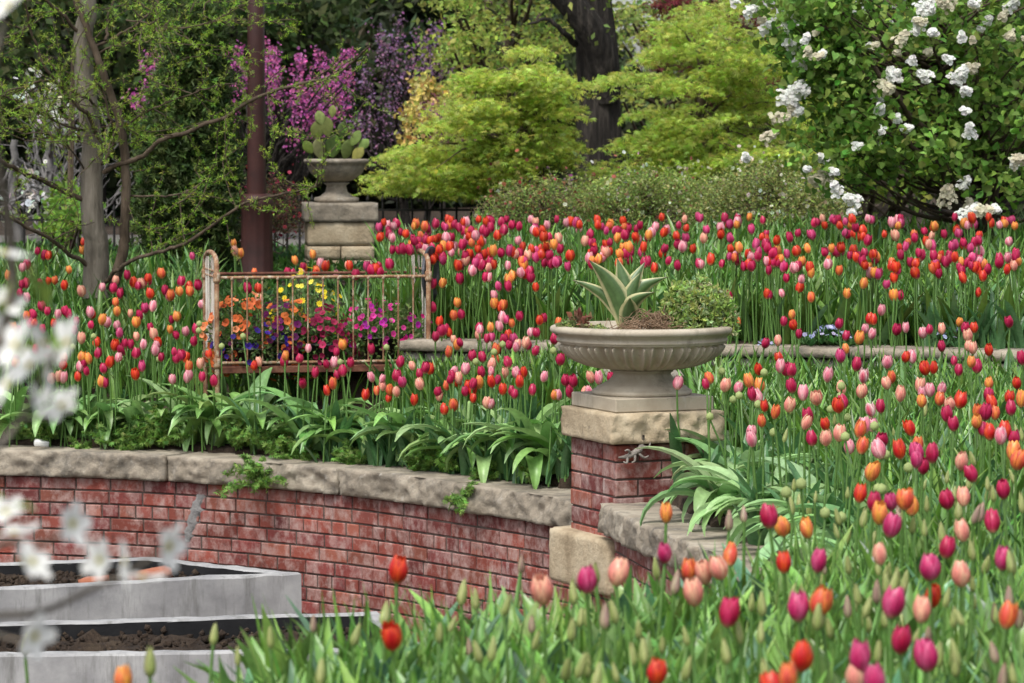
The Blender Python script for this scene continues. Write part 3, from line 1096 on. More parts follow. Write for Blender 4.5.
HEADS = '''770,515c 784,525o 809,527o 859,492r 873,500c 892,500m 879,512o 889,524m 912,504o 904,498q 948,498c 1004,488c 974,472c 964,495s 993,520c 964,529s 945,546c 729,553q 689,568q 695,590s 727,611c 784,561r 817,559m 817,600q 798,605m 800,655r 788,675q 777,684r 890,601m 931,594r 921,608s 930,566m 900,638c 860,655m 927,654m 877,678m 856,675s 1005,614q 1002,557m 722,566s 706,570s 870,470o 923,464c 916,459m 961,460s 1016,458q 961,573s 881,553s 396,568r 393,635r 544,588s 587,578m 616,571s 666,512o 665,551m 656,670r 124,677o 764,342c 778,340s 841,355m 846,348o 858,337o 856,363c 887,361p 863,375w 905,356r 913,356p 942,345c 954,360c 971,361o 977,365c 959,369c 989,349r 969,335s 968,345s 973,347s 1017,382r 989,382o 926,367r 933,367r 888,382s 892,376q 827,374p 843,387s 861,390s 900,393s 803,392p 793,385c 759,368r 780,365p 780,357r 786,368c 791,369c 751,380o 760,384o 760,395p 753,393c 737,387p 724,384s 707,383c 711,377q 765,405r 774,411q 788,404s 804,421s 809,415c 762,420q 751,431p 753,438p 813,437c 826,423r 839,404r 844,401c 826,437s 839,432s 817,397s 872,409w 881,405c 865,424p 873,424p 859,428q 849,446p 882,448p 901,448r 880,439c 861,445q 912,427r 917,444q 932,452c 917,452m 922,400o 930,389p 922,392p 919,384s 939,398q 941,388p 959,399r 951,403s 948,413c 954,423c 976,420o 988,394c 985,410c 995,412q 993,402r 1011,407c 1009,396r 1021,398o 978,410q 990,431r 1005,429r 1001,435p 1014,437c 983,428c 1014,451o 1023,357c 739,320o 783,321c 792,314o 794,324r 799,333c 838,323c 845,335c 865,328p 871,333p 870,318r 874,319r 896,328c 906,327p 929,329c 923,332p 942,328s 959,321o 965,327c 974,327r 1010,321c 881,309p 895,295o 729,296c 770,295c 811,297q 433,307c 439,321r 446,329c 454,315q 461,314c 454,339s 448,351q 430,368r 413,365s 399,361c 396,375c 372,349c 351,362c 343,344o 343,370c 373,376p 365,394r 377,390q 383,385s 381,378p 388,397r 390,389q 397,391s 403,381m 421,383s 420,373c 425,367c 447,385q 414,399r 454,374c 465,368p 482,371c 472,383c 478,382o 478,327c 490,327o 479,335s 487,338c 492,337m 498,348c 504,339c 498,357q 502,317p 500,326p 500,307r 512,323q 520,316c 509,361r 509,344c 517,344s 491,371p 504,372s 492,380s 497,379c 520,381r 532,389c 530,332p 525,342s 537,332c 539,320r 544,318c 560,359c 543,376p 565,379c 574,380c 571,391c 554,394o 559,394p 584,391s 591,390p 592,376s 599,377p 558,322q 554,338c 613,377c 677,382p 495,295p 487,402s 490,403p 454,404q 534,350c 37,251c 43,255c 48,255r 83,250o 84,242r 8,275o 27,264c 22,267p 26,283c 20,293c 27,297p 40,283c 48,281r 55,280q 64,285r 82,291s 102,287p 113,288c 120,293c 115,280s 127,275c 133,282r 143,283s 138,286c 148,281c 162,273q 169,296p 180,291o 180,281c 189,286r 198,285c 152,306p 177,316o 116,302q 117,311o 101,319o 107,322p 117,325p 90,312p 91,325c 69,314c 76,321c 58,314p 53,323r 47,311c 34,323r 33,315c 26,315q 42,306c 5,325s 13,328o 1,341p 130,313s 136,322o 140,315c 151,327c 154,334s 137,336s 143,344p 155,350p 156,345p 161,357c 170,329o 177,335c 186,331p 196,329c 194,341c 175,352c 180,355c 125,343c 124,349c 114,345r 135,353c 117,357p 109,362r 104,368c 97,353c 96,342r 89,358o 80,366p 87,371c 78,376r 63,377p 58,376s 52,378s 64,357s 136,374r 105,383c 101,381o 189,375p 187,377p 173,379p 209,354r 202,377c 214,381c 188,366q 260,361s 254,365r 284,361c 285,355o 299,358c 308,348p 320,344c 303,382c 315,372c 327,363c 336,352c 334,362p 328,390r 333,383q 337,374c 296,260o 303,267c 313,254o 319,263p 325,266r 74,330c 81,338s 63,364r 30,323c 18,331c 67,311c 43,329c 259,288r 259,299s 248,288c 254,272q 234,243o 236,251s 240,253o'''
BUDS = '''729,519d 793,504g 815,496g 838,530g 846,535g 902,514g 922,484g 927,503g 988,483g 1015,475g 943,532g 925,527g 970,546g 973,541g 973,549g 984,562g 979,511d 973,512d 1011,560g 1013,562g 964,571g 973,582g 897,576g 903,581g 879,565g 887,583g 892,580g 877,590d 848,605d 805,595g 790,591g 762,603g 751,601g 741,631g 727,650g 688,635g 684,666g 767,671g 776,686g 760,631g 798,616g 817,615g 831,626g 869,618g 885,618g 896,585g 859,593g 849,563g 953,616g 963,615g 945,596g 995,611d 1009,596d 1019,616d 996,651d 1001,675d 956,665g 939,653g 877,650g 928,633d 914,633g 912,523g 953,493g 521,563d 461,591g 476,598g 504,603g 383,611g 439,631g 534,638g 480,650g 491,648g 571,628g 589,617g 605,615d 616,610g 596,571g 657,567g 574,591g 544,686g 596,675g 617,671g 577,663g 587,663g 565,665g 639,628g 644,650g 662,643g 634,653g 674,581d 213,633g 271,636g 313,622d 353,633g 238,655g 320,671g 150,660g 25,640g'''


def unpack(s):
    out = []
    for w in s.split():
        x, y, k = w[:-1].split(',') + [w[-1]]
        out.append((float(x), float(y), k))
    return out


def bed_of(px, Y, X):
    if Y < 9.6:
        return 'near'
    if Y > float(sw_y(X)) and X > -.85:
        return 'upper'
    if X < .35:
        return 'left'
    return 'right'


BEDTXT = {
    'near': ('close to the camera among closed buds', 'tulips in the near bed'),
    'right': ('in the bed between urn pillar and low stone wall', 'tulips in the bed beside the urn pillar'),
    'left': ('in the bed behind the curved brick wall', 'tulips in the bed behind the curved brick wall'),
    'upper': ('in the upper bed above the low stone wall', 'tulips in the upper bed'),
}
heads = []
for px, py, k in unpack(HEADS):
    Y = solve(px, py, .46 + rng.normal() * .02)
    if Y is None:
        continue
    if px < 775 and py > 495 and Y > 9.6:
        Y = float(np.interp(px, [100, 300, 400, 500, 600, 700, 775], [6, 7.0, 7.5, 7.8, 8.1, 8.7, 9.4]))
    heads.append((Y, px, py, k))
# further heads scattered through the beds, where the photograph shows them standing thick
KEYS = list('cccccccrrrrrqoosppmm')


def sow(n, xr, yr, cond, Hm=.46):
    got = 0
    for _ in range(n * 20):
        if got >= n:
            break
        px, py = rng.uniform(*xr), rng.uniform(*yr)
        if not cond(px, py):
            continue
        Y = solve(px, py, Hm + rng.normal() * .03)
        if Y is None or Y > 25:
            continue
        heads.append((Y, px, py, KEYS[rng.integers(0, len(KEYS))]))
        got += 1


in_crib = lambda x, y: 205 < x < 432 and y > 250
in_urn = lambda x, y: 545 < x < 738 and y > 268
in_pier = lambda x, y: 238 < x < 376 and y < 262
ok = lambda x, y: not in_crib(x, y) and not in_urn(x, y) and not in_pier(x, y)
sow(200, (372, 640), (219, 287), lambda x, y: ok(x, y) and rng.random() < (1 if y < 262 else .35))
sow(185, (620, 1024), (216, 268), lambda x, y: ok(x, y))
sow(60, (690, 1024), (250, 300), lambda x, y: ok(x, y) and rng.random() < (1 if y < 280 else .3))
sow(22, (380, 520), (285, 400), lambda x, y: ok(x, y))
sow(26, (0, 215), (255, 372), lambda x, y: ok(x, y))
sow(16, (380, 560), (330, 410), lambda x, y: ok(x, y))
sow(10, (380, 440), (222, 260), lambda x, y: ok(x, y))
sow(16, (285, 400), (258, 275), lambda x, y: y > 262)
heads.sort()
near300, rest = heads[:300], heads[300:]
for Y, px, py, k in near300:
    X = at(px, py, Y)[0]
    b = bed_of(px, Y, X)
    bh = .060 * rng.uniform(.82, 1.10) if Y > 9.6 else .058 * rng.uniform(.88, 1.12)
    tulip(px, py, k, Y, .46, bh, f'{CNAME[k]} tulip {BEDTXT[b][0]}', f'{CNAME[k]} {BEDTXT[b][1]}')
# the smaller, farther ones as one mass
stuff = []
lo_me = {}
for key in 'cmrqospw':
    lo_me[key] = [bloom_parts(key, o_, 300 + 10 * k + ord(key), 3, 5) for k, o_ in enumerate((-.05, -.02, .06))]
for Y, px, py, k in rest:
    p = at(px, py, Y)
    bh = .060 * rng.uniform(.8, 1.12)
    z0 = float(ground(p[0], p[1]))
    a = rng.uniform(0, 6.28)
    tilt = Matrix.Rotation(rng.normal() * .12, 3, 'X') @ Matrix.Rotation(rng.normal() * .12, 3, 'Y') @ Matrix.Rotation(a, 3, 'Z')
    Rm = np.array(tilt)
    b0 = np.array([p[0], p[1], p[2] - bh / 2])
    wd = rng.uniform(.95, 1.15)
    for V, F, C in lo_me[k][rng.integers(0, 3)]:
        stuff.append(((V * [bh * wd, bh * wd, bh]) @ Rm.T + b0, F, C))
    ft = np.array([p[0] + rng.normal() * .03, p[1] + rng.normal() * .03, z0])
    stuff.append(tube(spline([ft, (ft + b0) / 2 + rng.normal(size=3) * .008, b0], 3), .0045, 4, STEMC))
o = obj('distant_tulips', stuff, [M['petal']])
tag(o, 'mass of small red, pink and orange tulips filling the upper beds', 'tulips', None, 'stuff')
# buds
buds = []
for px, py, k in unpack(BUDS):
    Y = solve(px, py, .40 + rng.normal() * .03)
    if Y and px < 775 and py > 495 and Y > 9.6:
        Y = float(np.interp(px, [100, 300, 400, 500, 600, 700, 775], [6, 7.0, 7.5, 7.8, 8.1, 8.7, 9.4]))
    if Y:
        buds.append((Y, px, py, k))
for n, xr, yr in ((22, (790, 1024), (500, 683)), (6, (430, 800), (600, 683)), (30, (740, 1024), (395, 520))):
    for _ in range(n):
        px, py = rng.uniform(*xr), rng.uniform(*yr)
        Y = solve(px, py, .37 + rng.normal() * .04)
        if Y and not (px < 775 and Y > 9.4):
            buds.append((Y, px, py, 'd' if rng.random() < .16 else 'g'))
for Y, px, py, k in buds:
    b = 'near' if Y < 9.6 else 'right'
    nm = 'dusky pink half coloured' if k == 'd' else 'pale green tightly closed'
    wh = 'in the near bed among open tulips' if b == 'near' else 'in the bed between urn pillar and low stone wall'
    tulip(px, py, k, Y, .4, .051 * rng.uniform(.75, 1.2), f'{nm} tulip bud {wh}', f'{nm} tulip buds {wh}', True)

# ------------------------------------------------------------------ tulip leaves as a mass
def leaf_mass(name, label, X, Y, L, w, base, narrow=.0, lean=(.02, .35), zoff=-.02, mat='leaf', v=.22, curve=(.1, .8)):
    """blades standing on the ground at the given points."""
    N = len(X)
    temps = []
    for k in range(12):
        r = random.Random(k + 5)
        temps.append(blade(1.0, r.uniform(w[0], w[1]), r.uniform(*curve), 6, .4, r.uniform(*lean), 1, r.uniform(-1.2, 1.2), r.uniform(0, .9)))
    idx = rng.integers(0, 12, N)
    Z = ground(X, Y) + zoff
    P = np.stack([X, Y, Z], 1)
    S = rng.uniform(L[0], L[1], N)
    Rm = zrot(N, rng.uniform(0, 2 * np.pi, N))
    C = jitter_cols(base, N, v, .08)
    parts = []
    for k in range(12):
        q = idx == k
        if q.any():
            parts.append(scatter(temps[k], P[q], Rm[q], S[q], C[q]))
    o = obj(name, parts, M[mat])
    return tag(o, label, 'foliage', None, 'stuff')


def sample(n, xr, yr, cond):
    X, Y = rng.uniform(*xr, n * 4), rng.uniform(*yr, n * 4)
    k = cond(X, Y)
    return X[k][:n], Y[k][:n]


def csd(X, Y):
    fx = np.clip(((X - GX[0]) / .06).astype(int), 0, len(GX) - 1)
    fy = np.clip(((Y - GY[0]) / .06).astype(int), 0, len(GY) - 1)
    return SDG[fx, fy]


SDG = court_sd(gxx, gyy)
PILQ = lambda X, Y: np.maximum(np.abs((X - CEN[0]) * U2[0] + (Y - CEN[1]) * U2[1]), np.abs((X - CEN[0]) * V2[0] + (Y - CEN[1]) * V2[1])) > PA / 2 + .05
PXof = lambda X, Y: 512 + FPX * X / Y
NEARLIM = lambda X, Y: np.interp(PXof(X, Y), [-60, 100, 190, 230, 300, 400, 500, 600, 700, 770, 800], [5.6, 6.0, 6.35, 7.1, 7.65, 7.9, 8.05, 8.2, 8.5, 8.9, 9.3])
G1, G2, G3 = (.12, .25, .035), (.17, .30, .055), (.10, .215, .06)
HOSTA = lambda X, Y: (Y > 14.5) | (PXof(X, Y) > np.interp(Y, [9, 10.2, 12, 13, 14, 14.6], [775, 800, 845, 850, 820, 740]))
# near bed: broad glaucous leaves
X, Y = sample(3000, (-1.2, 1.6), (4.9, 10.2), lambda X, Y: (Y < NEARLIM(X, Y)) & (PXof(X, Y) < 1080) & (PXof(X, Y) > 150) & (csd(X, Y) > .1) & ((PXof(X, Y) < 790) | (rng.random(X.shape) < .5)))
leaf_mass('tulip_leaves', 'broad glaucous tulip leaves filling the near bed', X, Y, (.24, .43), (.12, .22), [(.14, .28, .065), (.17, .32, .06), (.12, .25, .13), (.20, .35, .08)], lean=(.05, .45))
X, Y = sample(3600, (-.9, 1.6), (5.0, 10.2), lambda X, Y: (Y < NEARLIM(X, Y)) & (PXof(X, Y) < 1080) & (PXof(X, Y) > 260) & (csd(X, Y) > .1))
leaf_mass('tulip_stems', 'thin upright green stems and blades in the near bed', X, Y, (.25, .43), (.025, .065), [(.15, .30, .055), (.12, .26, .05), (.18, .33, .06)], lean=(.0, .22), curve=(.0, .5))
# bed beside the pillar
X, Y = sample(5200, (.3, 3.0), (9.0, 17.3), lambda X, Y: (Y < sw_y(X) - .12) & (Y > 9.0) & (PXof(X, Y) > 690) & (PXof(X, Y) < 1050) & (csd(X, Y) > .45) & PILQ(X, Y) & HOSTA(X, Y))
leaf_mass('tulip_leaves', 'narrow upright green leaves in the bed beside the urn pillar', X, Y, (.20, .40), (.05, .10), [G1, G2, G3, (.10, .24, .03)], lean=(.0, .3))
# bed behind the curved wall
X, Y = sample(4600, (-4.2, .6), (15.2, 23.5), lambda X, Y: (csd(X, Y) > .95) & ((Y < sw_y(X) - .1) | (X < -.85)) & PILQ(X, Y) & (PXof(X, Y) > -20) & ((X < -1.75) | (Y < 18.7)) & ((PXof(X, Y) < 205) | (Y < 19.0)) & (Y < 21.2))
leaf_mass('tulip_leaves', 'narrow upright green leaves in the bed behind the curved brick wall', X, Y, (.20, .38), (.05, .10), [G1, G2, G3, (.07, .18, .03)], lean=(.0, .3))
# a fuller fringe of leaves in front of the low stone wall
X, Y = sample(900, (-.65, .35), (16.6, 17.7), lambda X, Y: (Y < sw_y(X) - .10) & (Y > sw_y(X) - .75) & PILQ(X, Y) & (csd(X, Y) > .9))
leaf_mass('tulip_leaves', 'upright green leaves in front of the low stone wall behind the urn', X, Y, (.28, .44), (.06, .11), [G1, G2, G3], lean=(.0, .3))
# upper bed
X, Y = sample(1500, (-.8, 3.6), (16.4, 19.5), lambda X, Y: (Y > sw_y(X) + .28) & (Y < sw_y(X) + 1.6) & (PXof(X, Y) < 1050) & (PXof(X, Y) > 390))
leaf_mass('tulip_leaves', 'broad green leaves along the front of the upper bed', X, Y, (.24, .40), (.12, .2), [G1, G2, (.13, .26, .09)], lean=(.05, .45))
X, Y = sample(6500, (-1.5, 3.6), (16.4, 22.0), lambda X, Y: (Y > sw_y(X) + .30) & (PXof(X, Y) < 1050) & ((PXof(X, Y) > 385) | ((PXof(X, Y) > 330) & (Y < 18.6))))
leaf_mass('tulip_leaves', 'narrow upright green leaves filling the upper bed', X, Y, (.24, .43), (.05, .10), [G1, G2, G3, (.09, .22, .03)], lean=(.0, .28))
# low ground cover everywhere in the beds
T1, T2 = T_tuft(7, .28, 3), T_tuft(7, .22, 8)
X, Y = sample(9000, (-4.5, 4), (9, 26), lambda X, Y: (csd(X, Y) > .42) & (np.abs(Y - sw_y(X) - .1) > .22) & PILQ(X, Y) & (np.abs(PXof(X, Y) - 512) < 560))
P = np.stack([X, Y, ground(X, Y)], 1)
k = len(X) // 2
o = obj('ground_cover', [scatter(T1, P[:k], zrot(k, rng.uniform(0, 6.28, k)), rng.uniform(.05, .13, k), jitter_cols([(.05, .12, .025), (.07, .15, .03), (.06, .13, .05)], k)),
                         scatter(T2, P[k:], zrot(len(X) - k, rng.uniform(0, 6.28, len(X) - k)), rng.uniform(.05, .12, len(X) - k), jitter_cols([(.05, .12, .025), (.07, .15, .03)], len(X) - k))], M['leaf_matte'])
tag(o, 'low green ground cover between the tulips', 'ground cover', None, 'stuff')

# ------------------------------------------------------------------ broad strap-leaved clumps
def strap_clump(px, py, Y, label, group, s=1.0, n=17, base=((.20, .36, .10), (.25, .41, .15), (.16, .31, .08)), wf=1.0, lean=(.3, .95)):
    p = at(px, py, Y)
    p[2] = float(ground(p[0], p[1]))
    t = thing('strap_leaved_plant', label, 'plant', p, rng.uniform(0, 6.28), group)
    for q in range(n):
        L = s * rng.uniform(.20, .34)
        V, F = blade(L, s * wf * rng.uniform(.038, .06), rng.uniform(.8, 1.8), 9, .45, rng.uniform(*lean), 2, rng.uniform(-.5, .5), rng.uniform(.2, 1.0))
        V = rotz(V, q * 2.4 + rng.uniform(-.3, .3)) + [rng.normal() * .03 * s, rng.normal() * .03 * s, -.01]
        t_ = np.linspace(0, 1, 10).repeat(5)
        mid = np.tile(np.array([1, 1, 1.35, 1, 1]), 10)
        c = jitter_cols(base, 1, .15, .06)[0]
        obj('leaf', [(V, F, c * (.9 + .2 * t_)[:, None] * (mid[:, None] ** [.5, .5, .6]))], M['leaf'], t)
    for q in range(rng.integers(0, 3)):
        h = s * rng.uniform(.26, .40)
        e = np.array([rng.normal() * .05, rng.normal() * .05, h])
        st = obj('flower_stalk', [tube(spline([(0, 0, 0), e * [.4, .4, .6], e], 4), .004, 5, STEMC)], M['leaf'], t)
        obj('flower_head', [lathe([(.001, 0), (.012, .004), (.016, .014), (.013, .026), (.001, .034)], 10, (.42, .50, .20))], M['leaf_matte'], st, tuple(e - [0, 0, .006]))
    return t


LC = [(28, 447), (66, 452), (100, 448), (150, 452), (196, 440), (222, 448), (252, 436), (318, 446), (346, 458), (384, 452), (412, 462), (440, 452), (468, 468), (498, 462), (520, 474), (546, 470), (556, 486)]
for px, py in LC:
    Y = (solve(px, py, .07, 13) or 17) + .16
    strap_clump(px, py, Y, 'clump of broad arching strap leaves just behind the curved brick wall', 'strap-leaved clumps behind the curved brick wall', rng.uniform(1.3, 1.6), rng.integers(18, 25), wf=1.25, lean=(.15, .75))
RCL = [(712, 492, 13.95), (738, 485, 13.75), (760, 500, 13.3), (786, 488, 13.6), (765, 515, 12.9), (808, 500, 13.2), (808, 474, 13.9), (835, 486, 13.4), (800, 535, 12.5), (832, 520, 12.6), (812, 560, 12.0), (770, 480, 14.1), (845, 550, 12.2)]
RCL = []
for Y in np.arange(9.4, 14.3, .27):
    x0 = np.interp(Y, [9.3, 10.1, 10.8, 11.6, 12.3, 12.9, 13.5, 14.15], [.45, .72, .80, .85, .79, .67, .53, .62]) + .30
    x1 = (np.interp(Y, [9, 10.2, 12, 13, 14, 14.6], [775, 800, 845, 850, 820, 740]) - 512) * Y / FPX
    for X in np.arange(x0 + rng.uniform(0, .10), max(x1, x0 + .1), .26):
        RCL.append((PXof(X, Y), 500, Y + rng.uniform(-.08, .08)))
for px, py, Y in RCL:
    strap_clump(px, py, Y, 'clump of broad grey-green strap leaves on the slab side of the urn pillar', 'strap-leaved clumps beside the urn pillar', rng.uniform(1.1, 1.4), rng.integers(20, 27), ((.24, .40, .15), (.30, .45, .20), (.19, .35, .12)), 1.45, (.45, 1.1))
for px, py in ((868, 236), (900, 230), (935, 226), (968, 228), (1000, 232)):
    Y = solve(px, py, .2, 17)
    strap_clump(px, py, Y or 20.5, 'clump of silvery leaves among the tulips below the white lilac', 'silvery clumps below the lilac', 1.15, 16, ((.22, .33, .19), (.26, .37, .24)))

# ------------------------------------------------------------------ feathery plants along the wall
def feathery(px, py, Y, label, group=None, s=1.0, droop=False, base=((.16, .30, .06), (.20, .34, .08)), z=None, loc=None):
    p = at(px, py, Y) if loc is None else np.array(loc, float)
    if loc is None:
        p[2] = float(ground(p[0], p[1])) if z is None else z
    t = thing('feathery_plant', label, 'plant', p, 0, group)
    st, lf, dr, pos = [], [], [], []
    for q in range(int(22 * s)):
        a = rng.uniform(0, 6.28)
        el = rng.uniform(.5, 1.4) if not droop else rng.uniform(.0, 1.3)
        L = s * rng.uniform(.10, .22)
        d = np.array([math.cos(a) * math.cos(el), math.sin(a) * math.cos(el), math.sin(el)])
        e = d * L + [0, 0, -L * (.15 if not droop else .28)]
        P = spline([(0, 0, 0), d * L * .55, e], 5)
        st.append(tube(P, np.linspace(.0025, .001, len(P)), 4, np.array(base[0]) * .9))
        for k in range(3, len(P)):
            for m in range(4):
                pos.append(P[k] + rng.normal(size=3) * .006 * s)
                dr.append(unit(P[k] - P[k - 1] + rng.normal(size=3) * .75))
    obj('stems', st, M['leaf_matte'], t)
    N = len(pos)
    obj('foliage', [scatter(T_star(5, .20, 70, .1), np.array(pos), frames_dir(np.array(dr), unit(rng.normal(size=(N, 3)) * .5 + [0, 0, 1])), rng.uniform(.018, .035, N) * (.7 + .3 * s), jitter_cols(base, N))], M['leaf_matte'], t)
    return t


for px, py in ((110, 436), (160, 440), (236, 452), (356, 462), (40, 450), (128, 452), (178, 455), (286, 450), (300, 462), (268, 444), (424, 470), (450, 478), (486, 480), (536, 484), (84, 455)):
    Y = solve(px, py, .05, 13)
    feathery(px, py, Y, 'feathery light green plant between strap-leaved clumps behind the brick wall', 'feathery plants behind the brick wall', rng.uniform(.75, 1.15))
for px, py, s, lb in ((268, 487, 1.15, 'large feathery weed drooping over the capstone joint of the curved brick wall'), (475, 503, .7, 'small feathery weed growing under the capstone of the curved brick wall near the pillar')):
    sx = s_at_px(LEFT, px)
    q = LEFT.map(sx, -.05, 0)
    q[2] = at(px, py, q[1])[2]
    feathery(px, py, 0, lb, None, s, True, loc=q)
# blue phlox patches
for px, py in ((775, 385), (702, 372), (1000, 466), (742, 398), (830, 338), (768, 378), (690, 300), (960, 336)):
    Y = solve(px, py, .06, 12)
    p = at(px, py, Y); p[2] = float(ground(p[0], p[1]))
    t = thing('phlox_cushion', 'low cushion of pale blue phlox flowers between tulip stems', 'phlox', p, 0, 'pale blue phlox cushions')
    N = 70
    q = rng.normal(size=(N, 3)) * [.06, .05, .0]
    q[:, 2] = .06 + .05 * np.exp(-(q[:, 0] ** 2 + q[:, 1] ** 2) / .006) + rng.normal(size=N) * .008
    obj('leaves', [scatter(T1, q - [0, 0, .05], zrot(N, rng.uniform(0, 6.28, N)), rng.uniform(.05, .08, N), jitter_cols([(.06, .14, .04)], N))], M['leaf_matte'], t)
    obj('blossom', [scatter(T_flower(5, .1, 1.0, (.8, .8, .5), (1, 1, 1)), q, frames(rng.normal(size=(N, 3)) * .5 + [0, -.3, 1], rng.uniform(0, 6, N)), .013, jitter_cols([(.42, .45, .72), (.52, .53, .76)], N, .1, .05))], M['blossom'], t)

# ------------------------------------------------------------------ planting of the urn
def urn_at(px, Yoff):
    Yq = CEN[1] + Yoff
    return np.array([at(px, 330, Yq)[0], Yq, soil_z])


p = urn_at(628, .02)
ag = thing('agave', 'variegated agave with stiff cream-edged leaves standing in the stone urn', 'agave', p)
# (tip px, tip py, width, yaw depth, bow)
for tx, ty, dy, w, bow in ((589, 260, -.05, .056, .03), (617, 258, .04, .058, .015), (645, 262, .08, .052, -.03), (641, 272, -.02, .050, -.02),
                           (668, 277, .0, .050, -.07), (572, 280, .02, .034, .04), (630, 298, -.11, .050, 0), (603, 272, .11, .052, .02), (655, 292, -.08, .042, -.05)):
    tip = at(tx, ty, p[1] + dy) - p
    L = np.linalg.norm(tip)
    d = tip / L
    side = unit(np.cross(d, [0, 1, .15]))
    nrm = np.cross(side, d)
    V, C = [], []
    n, m = 14, 10
    for i in range(n + 1):
        t = i / n
        hw = w * .9 * (.62 + .9 * t * (1 - t) * 1.6) * (1 - t ** 3.2) + .0006
        c = d * L * t + side * math.sin(math.pi * t) * (-bow * .9 + rng.normal() * .0006) + np.array([0, 0, 1]) * math.sin(math.pi * t) * .012
        for j in range(m + 1):
            q = -1 + 2 * j / m
            V.append(c + side * hw * q + nrm * hw * .45 * q * q)
            cream = abs(q) > .75
            cc = np.array((.52, .50, .26)) if cream else np.array((.085, .155, .05)) * (1.12 if j % 3 else .92)
            if t > .97:
                cc = np.array((.12, .07, .04))
            C.append(cc)
    V, C = np.array(V), np.array(C)
    B = V - (nrm * .012)[None]
    B[0:0] = 0
    k = m + 1
    F = [(i * k + j, i * k + j + 1, (i + 1) * k + j + 1, (i + 1) * k + j) for i in range(n) for j in range(m)]
    obj('leaf', [(V, np.array(F), C), (V - nrm[None] * (.010 * (1 - np.repeat(np.linspace(0, 1, n + 1), k) ** 2))[:, None] + 0, np.array(F)[:, ::-1], C)], M['leaf'], ag)
p = urn_at(652, -.10)
root = []
for q in range(230):
    a = rng.uniform(0, 6.28)
    c = np.array([rng.normal() * .065, rng.normal() * .07, 0])
    c[2] = .075 * math.exp(-(c[0] / .12) ** 2 - (c[1] / .12) ** 2) * rng.uniform(.2, 1.2)
    d = np.array([math.cos(a), math.sin(a), rng.uniform(-.4, .5)]) * rng.uniform(.03, .07)
    root.append(tube(spline([c - d, c + rng.normal(size=3) * .016 + [0, 0, .01], c + d * .8 + rng.normal(size=3) * .014], 4), .0016, 4))
o = obj('dry_root_tangle', root, M['straw'], None, tuple(p))
tag(o, 'mound of tangled dry brown roots at the foot of the agave', 'dry roots')


def leaf_mound(name, label, cat, px, Yo, rx, ry, rz, N, T, size, cols, zc=0.0, mat='leaf_matte', core=True, p=None, rmin=.55):
    if p is None:
        p = urn_at(px, Yo)
    t = thing(name, label, cat, p)
    d = unit(rng.normal(size=(N, 3)))
    d[:, 2] = np.abs(d[:, 2])
    rad = rng.uniform(rmin, 1.0, (N, 1)) * (1 + .18 * np.sin(d[:, :1] * 5 + 1) * np.sin(d[:, 1:2] * 6))
    P = d * rad * [rx, ry, rz] + [0, 0, zc]
    obj('foliage', [scatter(T, P, frames_dir(unit(d + rng.normal(size=(N, 3)) * .55), unit(rng.normal(size=(N, 3)))), rng.uniform(.7, 1.25, N) * size, jitter_cols(cols, N))], M[mat], t)
    if core:
        n = 40
        e = unit(rng.normal(size=(n, 3))); e[:, 2] = np.abs(e[:, 2])
        obj('stems', [tube(spline([(0, 0, -.01), v * [rx * .3, ry * .3, rz * .5], v * [rx * .85, ry * .85, rz * .85]], 3), .002, 4, (.10, .10, .05)) for v in e], M['leaf_matte'], t)
    return t


leaf_mound('shrubby_succulent', 'rounded green small-leaved shrub at one side of the stone urn', 'shrub', 696, -.02, .165, .18, .215, 2600, T_tuft(5, .34, 2), .028, [(.30, .42, .10), (.38, .48, .16), (.25, .36, .10), (.44, .50, .25)], rmin=.8)
leaf_mound('echeveria', 'reddish brown rosette succulent beside the agave in the urn', 'succulent', 577, -.08, .055, .05, .085, 160, T_ovate(.6, .1), .035, [(.30, .13, .09), (.24, .10, .07), (.20, .17, .08)], core=False)
leaf_mound('stonecrop', 'pale yellow-green stonecrop trailing at the urn lip below the agave', 'succulent', 598, -.22, .055, .04, .04, 420, T_tuft(5, .4, 5), .017, [(.33, .38, .14), (.26, .33, .12)], core=False)
leaf_mound('stonecrop', 'green stonecrop at the outer end of the urn beside the reddish rosette', 'succulent', 568, -.10, .055, .06, .06, 420, T_tuft(5, .4, 5), .019, [(.20, .28, .09), (.26, .30, .12)], core=False)

# ------------------------------------------------------------------ antique iron crib frame with potted flowers
CO = at(217, 380, 17.55)
CA = R(11.5)
cz0 = float(ground(CO[0], CO[1]))
W_, D_ = 1.11, .52
crib = thing('crib_frame', 'rusty antique iron crib frame standing among the tulips, holding potted flowers', 'bed frame', (CO[0], CO[1], cz0), CA)
zz = lambda py: float(at(320, py, 17.65)[2]) - cz0
zt, zbm, zpan, ztop = zz(277), zz(362), zz(369), zz(252)
rail = lambda a, b, r=.008: tube([a, b], r, 8)
obj('top_rail', [rail((0, 0, zt), (W_, 0, zt))], M['rust'], crib)
obj('bottom_rail', [rail((0, 0, zbm), (W_, 0, zbm))], M['rust'], crib)
obj('top_rail', [rail((0, D_, zt), (W_, D_, zt))], M['rust_dark'], crib)
obj('bottom_rail', [rail((0, D_, zbm), (W_, D_, zbm))], M['rust_dark'], crib)
for q in range(1, 14):
    x = W_ * q / 14
    s = obj('spindle', [rail((x, 0, zbm), (x, 0, zt), .0045)], M['rust'], crib)
    obj('collar', [lathe([(.001, -.012), (.009, -.008), (.010, 0), (.009, .008), (.001, .012)], 8)], M['rust'], s, (x, 0, zt - .004))
obj('pan', boxes((W_ / 2, D_ / 2, zpan), (W_ - .01, D_ + .02, .035), ch=.003), M['rust_dark'], crib, smooth=False)
